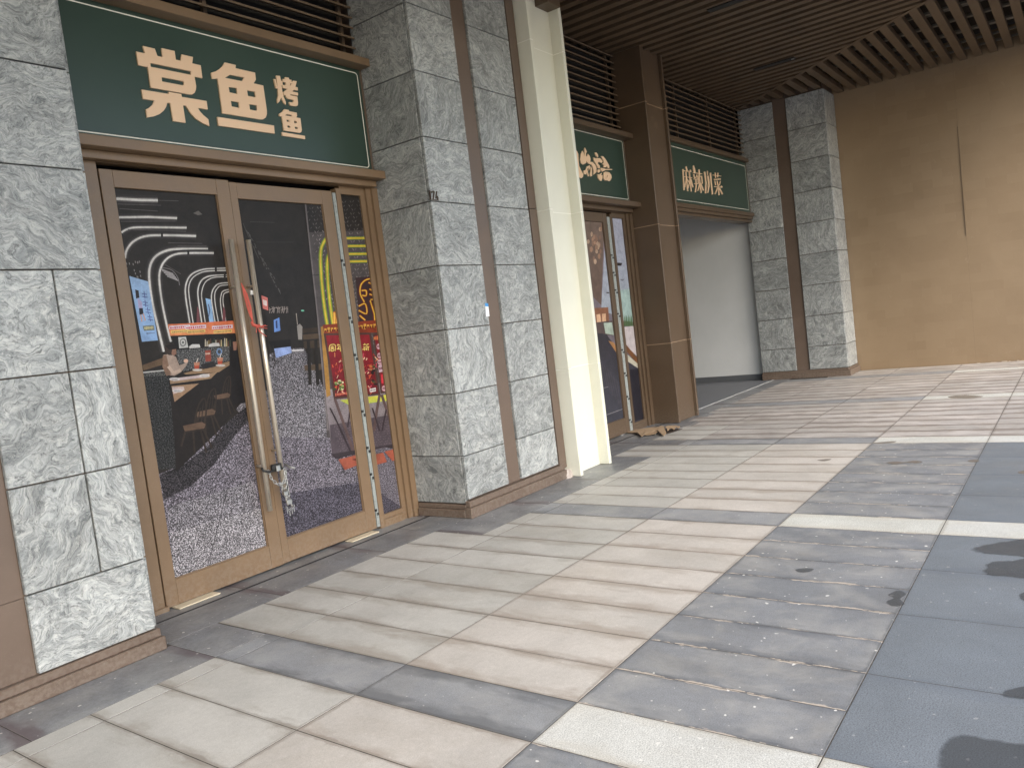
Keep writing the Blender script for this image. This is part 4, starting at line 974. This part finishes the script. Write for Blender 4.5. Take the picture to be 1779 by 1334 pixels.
pf.poly(a6, [(318, 705), (500, 660), (520, 735), (372, 792)], (166, 88, 68)); pf.poly(a6, [(600, 668), (690, 648), (720, 725), (640, 748)], (166, 88, 68)); pf.poly(a6, [(700, 640), (810, 612), (812, 700), (765, 718)], (166, 88, 68)); pf.poly(a6, [(430, 705), (480, 690), (470, 720)], (104, 50, 38))
print('film layers', pf.layer)
YP = YD + .0212
pf.build('printed_film', dl, YP+.0005, 2.5545, 3.2555, .1815, 2.6545)
pf.build('printed_film', dr, YP+.0045, 3.4305, 4.1855, .1895, 2.6395)
pf.build('printed_film', sf1, YD+.0285, 4.3855, 4.6085, .1015, 2.7345)

# print on the second shop's door and sidelight: bright cafe interior
b8 = view(960, 350, 540, 1675); pg = Film()
pg.poly(b8, [(60, 40), (560, 40), (600, 1300), (60, 1300)], (152, 140, 150), 0, (60, 58, 64))
pg.poly(b8, [(100, 90), (280, 90), (262, 560), (205, 500), (140, 560)], (128, 110, 100), 0, (108, 88, 78)); pg.poly(b8, [(290, 60), (420, 60), (430, 640), (262, 590)], (184, 186, 204), 0, (170, 180, 190))
for _ in range(26):
    x, y = rp.gauss(225, 26), rp.gauss(240, 50); disc(b8, x, y, rp.uniform(4, 9), rp.uniform(8, 18), rp.choice(((176, 140, 116), (206, 176, 150), (150, 118, 100))), 8)
for P_, cs, sp, li in pf.items[len(pf.items)-26:]: pg.items.append((P_, cs, sp, pg.layer)); pg.layer += 1
pg.poly(b8, [(220, 575), (300, 570), (305, 650), (225, 655)], (142, 96, 72)); pg.poly(b8, [(236, 610), (256, 606), (262, 650), (240, 652)], (230, 186, 150)); pg.poly(b8, [(266, 606), (286, 604), (288, 648), (268, 650)], (226, 182, 146))
pg.poly(b8, [(215, 655), (330, 640), (340, 720), (230, 720)], (92, 78, 76)); pg.poly(b8, [(275, 655), (320, 652), (330, 720), (285, 712)], (180, 196, 180))
pg.poly(b8, [(180, 700), (290, 715), (350, 800), (460, 860), (480, 1300), (150, 1300)], (52, 50, 58), 0, (66, 68, 78))
pg.poly(b8, [(300, 750), (330, 760), (370, 840), (340, 810)], (168, 122, 78)); pg.poly(b8, [(355, 480), (420, 470), (435, 650), (360, 640)], (172, 196, 190)); pg.poly(b8, [(365, 680), (440, 670), (460, 840), (400, 780)], (206, 196, 196)); pg.poly(b8, [(395, 770), (462, 850), (462, 880), (400, 810)], (120, 78, 48))
for x in range(385, 440, 9): pg.poly(b8, [(x, 672), (x+2, 625), (x+6, 610), (x+8, 640), (x+8, 672)], (74, 104, 60))
pg.poly(b8, [(398, 820), (470, 885), (470, 905), (402, 860)], (196, 190, 170)); pg.poly(b8, [(415, 905), (470, 900), (500, 1170), (430, 1185)], (38, 36, 44))
pg.poly(b8, [(345, 330), (375, 332), (370, 348), (350, 346)], (50, 44, 48)); pg.poly(b8, [(290, 488), (306, 490), (304, 496), (290, 495)], (60, 54, 58)); pg.poly(b8, [(362, 420), (388, 418), (376, 430)], (120, 120, 130))
pg.line(b8, [(290, 1150), (385, 1115)], 3, (150, 146, 150)); pg.line(b8, [(275, 1005), (300, 998)], 3, (140, 136, 140))
for k in range(10): pg.line(b8, [(200+k*16, 780+k*20), (230+k*16, 900+k*24)], 5, (70, 68, 76))
pg.build('printed_film', d2r, YP+.0035, 7.9665, 8.6585, .2065, 2.6695)
pg.build('printed_film', sf2, YD+.0285, 8.8965, 9.2035, .1015, 2.7345)
pg2 = Film(); pg2.poly(b8, [(-900, 0), (700, 0), (700, 1400), (-900, 1500)], (136, 122, 126), 0, (60, 58, 64)); pg2.poly(b8, [(-900, 650), (400, 640), (400, 1400), (-900, 1500)], (56, 54, 60))
pg2.build('printed_film', d2l, YP+.0005, 7.0565, 7.7735, .2065, 2.6645)

# ================================================================== SMALL THINGS
# red string tied round the left handle
rs = thing('red_string', 'frayed red string knotted round the left door handle', 'string', (3.30, 4.65, 1.5))
def wpt(x, y, Y=4.642): return onY(*a2(x, y), Y)
m = MB()
for off in (0, 5, 11, 15):
    m.tube([wpt(748+off*.5, 588+off), wpt(760+off, 640), wpt(775+off*1.2, 700), wpt(792+off*.6, 750), wpt(806, 782)], .0035, 6)
m.build('loop', 'red', rs, smooth=True)
MB().tube([wpt(796, 775), wpt(806, 790), wpt(822, 796), wpt(838, 790)], .010, 8, rs=[.006, .013, .012, .006]).build('knot', 'red', rs, smooth=True)
rq = random.Random(4)
for k in range(9):
    ex, ey = 795+rq.uniform(0, 80), 815+rq.uniform(-30, 40)
    if k in (0, 1): ex, ey = 873, 795+k*12
    MB().tube([wpt(815+rq.uniform(-8, 12), 790), wpt((815+ex)/2+rq.uniform(-6, 6), (795+ey)/2+4, 4.635), wpt(ex, ey, 4.63)], .0028, 5).build('loose_end', 'red', rs, smooth=True)

# black lock across both handles, chain with padlocks below it
def w3(x, y, Y=4.65): return onY(*a3(x, y), Y)
lk = thing('bar_lock', 'black clamp lock bridging the two steel pull handles', 'lock', (3.33, 4.65, .65))
MB().tube([w3(945, 350, 4.66), w3(955, 365, 4.648), w3(985, 372, 4.646), w3(1020, 362, 4.645), w3(1055, 352, 4.646), w3(1068, 350, 4.66)], .008, 8).build('strap', 'black', lk, smooth=True)
A = w3(1020, 345, 4.64); MB().box(A.x-.035, A.x+.045, 4.625, 4.655, A.z-.018, A.z+.022, ch=.004).build('clamp', 'black', lk)
MB().box(A.x-.012, A.x+.02, 4.612, 4.6245, A.z-.03, A.z+.012, ch=.003).build('clasp', 'chrome', lk)
MB().tube([w3(1070, 330, 4.66), w3(1095, 345, 4.62), w3(1122, 350, 4.58)], .009, 8).build('bolt', NT('dull_zinc', .45, .7, color=(.34, .34, .33)).m, lk, smooth=True)
ch = thing('chain', 'steel chain hanging from the door handles with two small padlocks', 'chain', (3.40, 4.64, .5))
def chain_path(pts, n):
    P_ = [w3(*p) for p in pts]; L = [0]
    for a, b in zip(P_, P_[1:]): L.append(L[-1]+(b-a).length)
    out = []
    for i in range(n):
        d = L[-1]*i/(n-1); k = max(j for j in range(len(L)) if L[j] <= d+1e-9); k = min(k, len(P_)-2)
        out.append(P_[k].lerp(P_[k+1], (d-L[k])/(L[k+1]-L[k])))
    return out
m = MB()
for pts, n in (([(985, 372), (1000, 410), (1030, 440), (1062, 430), (1075, 395), (1068, 360)], 13), ([(1050, 440), (1065, 480), (1078, 510), (1085, 540)], 8), ([(1070, 380), (1082, 440), (1092, 500), (1104, 545)], 10)):
    cp = chain_path(pts, n)
    for i, p in enumerate(cp):
        a = cp[max(0, i-1)]; b = cp[min(n-1, i+1)]; t = (b-a).normalized(); s_ = t.cross(Vector((0, 1, 0))).normalized()
        if i % 2: s_ = (s_*.3+Vector((0, 1, 0))).normalized()
        m.torus(p+Vector((0, rq.uniform(-.004, .004), 0)), t, s_, .017, .0095, .0035, 10, 5)
m.build('chain_links', 'chrome', ch, smooth=True)
for (x, y, s_) in ((1075, 485, 1.0), (1092, 530, 1.15)):
    p = w3(x, y, 4.63); pl = MB().box(p.x-.017*s_, p.x+.017*s_, p.y-.007, p.y+.009, p.z-.018*s_, p.z+.014*s_, ch=.003).build('padlock', 'chrome', ch)
    MB().tube([(p.x-.010, p.y, p.z+.012), (p.x-.010, p.y, p.z+.032), (p.x, p.y, p.z+.040), (p.x+.010, p.y, p.z+.032), (p.x+.010, p.y, p.z+.012)], .003, 6).build('shackle', 'chrome', pl, smooth=True)
m = MB()
for (x, y) in ((1082, 572), (1096, 585), (1108, 575), (1118, 562)):
    p = w3(x, y, 4.63); m.torus(p+Vector((0, 0, .012)), (1, 0, 0), (0, 0, 1), .008, .008, .0022, 9, 4); m.box(p.x-.003, p.x+.003, p.y-.001, p.y+.001, p.z-.03, p.z+.006)
m.build('keys', 'chrome', ch)

# wooden strips under the doors
for (xa, ya, xb, yb), lab in (((485, 1110, 705, 1025), 'thin pale wooden strip wedged under the left glass door'), ((1395, 748, 1560, 695), 'thin pale wooden strip wedged under the right glass door')):
    A, B = onZ(*a3(xa, ya)), onZ(*a3(xb, yb))
    o = MB().box(A.x, B.x, 4.668, 4.755, .0015, .0105, ch=.002).build('wood_strip', 'wood'); tag(o, lab, 'strip', 'wooden strips under the doors')
# dark mat edge by the sidelight, metal floor track
tr = MB().box(2.10, 4.80, 4.577, 4.588, -.006, .004).build('floor_track', NT('dark_gap_seal', .5, color=(.02, .02, .022)).m); tag(tr, 'dark narrow track in the floor before the double doors', 'track', 'floor tracks before the doors')
tr2 = MB().box(6.92, 9.39, 4.577, 4.588, -.006, .004).build('floor_track', NT('dark_gap_seal', .5, color=(.02, .02, .022)).m); tag(tr2, 'dark narrow track in the floor before the half hidden shop', 'track', 'floor tracks before the doors')

# sticker on the pier
v6 = view(620, 400, 500, 1258)
P_ = [onY(*v6(*q), 4.136) for q in ((560, 318), (574, 320), (580, 376), (566, 378))]
st = thing('paper_sticker', 'small blue and white paper sticker on the middle stone pier', 'sticker', (P_[0].x, 4.136, P_[3].z))
mid1, mid2 = P_[0].lerp(P_[3], .25), P_[1].lerp(P_[2], .25)
MB().prism([[(p.x, p.z) for p in (mid1, mid2, P_[2], P_[3])]], 4.1365, .001).build('white_label', NT('white_paper', .6, color=(.82, .83, .84)).m, st)
MB().prism([[(p.x, p.z) for p in (P_[0], P_[1], mid2, mid1)]], 4.1365, .001).build('blue_label', NT('blue_paper', .6, color=(.06, .28, .60)).m, st)

# broken stone at the foot of the cream column
ro = random.Random(12); m = MB(); c0 = onZ(*view(860, 600, 260, 1387)(668, 1225))
V_ = []
for k, z in enumerate((0, .03, .062, .085)):
    for i in range(7):
        t = 6.283*i/7; r_ = (.085, .09, .075, .045)[k]*ro.uniform(.8, 1.15); V_.append((c0.x+.02+r_*1.15*math.cos(t), c0.y+.01+r_*.7*math.sin(t), z*ro.uniform(.85, 1.1)))
m.add(V_, [(k*7+i, k*7+(i+1) % 7, (k+1)*7+(i+1) % 7, (k+1)*7+i) for k in range(3) for i in range(7)] + [tuple(range(21, 28)), tuple(reversed(range(7)))])
g = NT('rough_pink_stone', .9); n_ = g.noise(g.pos(), 30, 5, .7); g.base(g.ramp(n_, (.3, (.30, .25, .22)), (.7, (.52, .47, .42)))).bump(n_, .5, .006)
tag(m.build('stone_chunk', g.m), 'rough broken chunk of pinkish stone at the cream column base', 'stone')

# torn cardboard on the paving
vK = view(1050, 600, 200, 1334)
cb = thing('cardboard_sheet', 'torn flattened cardboard lying before the brown column', 'cardboard', (9.0, 4.3, 0))
def sheet(pts, zs, name, z0=.012, mat='card'):
    G = [onZ(*vK(*q)) for q in pts]
    m_ = MB(); n = len(G); tri = tessellate_polygon([[Vector((p.x, p.y, 0)) for p in G]])
    top = [(p.x, p.y, z0*.6+z*.55+.005) for p, z in zip(G, zs)]; bot = [(p.x, p.y, z0*.6+z*.55) for p, z in zip(G, zs)]
    m_.add(top+bot, [tuple(t) for t in tri]+[tuple(n+i for i in reversed(t)) for t in tri]+[(i, (i+1) % n, n+(i+1) % n, n+i) for i in range(n)])
    return m_.build(name, mat, cb)
sheet([(235, 1000), (260, 985), (400, 985), (560, 965), (690, 985), (640, 1005), (590, 1045), (470, 1055), (390, 1030), (240, 1020)], [.01, .03, .01, .02, .03, .03, .02, .01, .02, .0], 'flap', .012)
sheet([(380, 1035), (480, 1000), (640, 985), (640, 1010), (470, 1058), (435, 1075)], [.03, .05, .05, .03, .02, .0], 'flap', .026)
sheet([(620, 1020), (650, 985), (690, 985), (720, 1040), (690, 1070)], [.03, .07, .06, .01, .0], 'flap', .030)
sheet([(690, 985), (740, 975), (820, 965), (880, 968), (860, 985), (830, 978), (810, 1000), (770, 990), (735, 1020), (720, 990)], [.05, .06, .05, .03, .02, .04, .02, .04, .03, .05], 'flap', .02)
sheet([(170, 1042), (240, 1012), (250, 1020), (200, 1048)], [.0, .01, .01, .0], 'paper_scrap', .004, NT('white_scrap', .7, color=(.7, .69, .66)).m)
sheet([(700, 1010), (760, 985), (860, 975), (905, 968), (820, 1000), (720, 1030)], [0, 0, 0, 0, 0, 0], 'dark_sheet', .003, NT('dark_brown_card', .7, color=(.035, .022, .016)).m)  # flat near-black brown sheet beneath the torn flap

# recessed light fittings in the slatted ceiling
for pa, pb, lab in (((1322, 118), (1357, 108), 'short dark light fitting set between ceiling slats near the mitre'), ((1245, 14), (1285, 1), 'short dark light fitting set between ceiling slats at the top edge')):
    A, B = onZ(*pa, CZ), onZ(*pb, CZ); xa = A.x; ya, yb = min(A.y, B.y)-.2, max(A.y, B.y)+.1
    t = thing('linear_light', lab, 'light', (xa, ya, CZ))
    box('housing', NT('black_housing', .5, color=(.008, .008, .009)).m, t, xa-.055, xa+.055, ya, yb, CZ-.012, CZ+.06)
    box('end_clip', 'chrome', t, xa-.02, xa+.02, ya+.01, ya+.05, CZ-.016, CZ-.0125)

# wet marks and damp stains lying on the stones
vF = view(1150, 600, 629, 1779); vG = view(850, 850, 929, 1779)
def patch(vw, pts, mat, name='wet_patch', z=.0022):
    G = [onZ(*vw(*q)) for q in pts]; ctr = sum(G, Vector())/len(G)
    Q = []
    for i in range(len(G)):
        p, q, r_, s_ = G[i-1], G[i], G[(i+1) % len(G)], G[(i+2) % len(G)]
        for k in range(5):
            t = k/5; Q.append(.5*((2*q)+(r_-p)*t+(2*p-5*q+4*r_-s_)*t*t+(3*q-p-3*r_+s_)*t**3))
    wob = [q+(q-ctr)*rq.uniform(-.035, .035) for q in Q]
    n = len(wob); inn = [q.lerp(ctr, .30) for q in wob]
    area = sum(a.x*b.y-b.x*a.y for a, b in zip(wob, wob[1:]+wob[:1]))
    if area < 0: wob.reverse(); inn.reverse()
    o = MB().add([(p.x, p.y, z) for p in wob+inn+[ctr]], [(i, (i+1) % n, n+(i+1) % n, n+i) for i in range(n)]+[(n+i, n+(i+1) % n, 2*n) for i in range(n)]).build(name, mat, pav, fix=False)
    me = o.data; ca = me.color_attributes.new('fade', 'FLOAT_COLOR', 'POINT')
    for i in range(2*n+1): f = 0.0 if i < n else 1.0; ca.data[i].color = (f, f, f, 1)
    return o
patch(vF, [(1400, 252), (1440, 245), (1500, 243), (1585, 250), (1550, 258), (1470, 262), (1410, 260)], 'wetbrown')
patch(vF, [(1090, 577), (1140, 570), (1190, 574), (1240, 566), (1286, 570), (1270, 580), (1200, 578), (1140, 585)], 'wetbrown')
patch(vF, [(1500, 568), (1530, 561), (1560, 565), (1555, 573), (1520, 575)], 'wetbrown'); patch(vF, [(1745, 625), (1790, 612), (1830, 620), (1790, 635)], 'wetbrown')
patch(vF, [(1030, 480), (1090, 474), (1155, 470), (1140, 478), (1060, 484)], 'wetbrown'); patch(vF, [(760, 565), (800, 558), (835, 560), (800, 570)], 'wetbrown')
patch(vG, [(1595, 200), (1640, 185), (1720, 172), (1850, 160), (1850, 230), (1740, 222), (1640, 215)], 'wet'); patch(vG, [(1640, 265), (1665, 240), (1740, 235), (1850, 225), (1850, 300), (1720, 293), (1650, 285)], 'wet')
patch(vG, [(1015, 268), (1045, 262), (1080, 264), (1070, 275), (1030, 277)], 'wet'); patch(vG, [(1325, 350), (1360, 335), (1392, 345), (1370, 365), (1385, 385), (1340, 392), (1318, 375), (1345, 362)], 'wet')
patch(vG, [(1500, 850), (1540, 818), (1600, 812), (1700, 835), (1850, 860), (1850, 1000), (1600, 1000), (1490, 940)], 'wet'); patch(vG, [(1700, 685), (1740, 662), (1850, 650), (1850, 700), (1740, 695)], 'wet')
patch(vG, [(1760, 350), (1800, 335), (1850, 345), (1850, 390), (1780, 375)], 'wet')
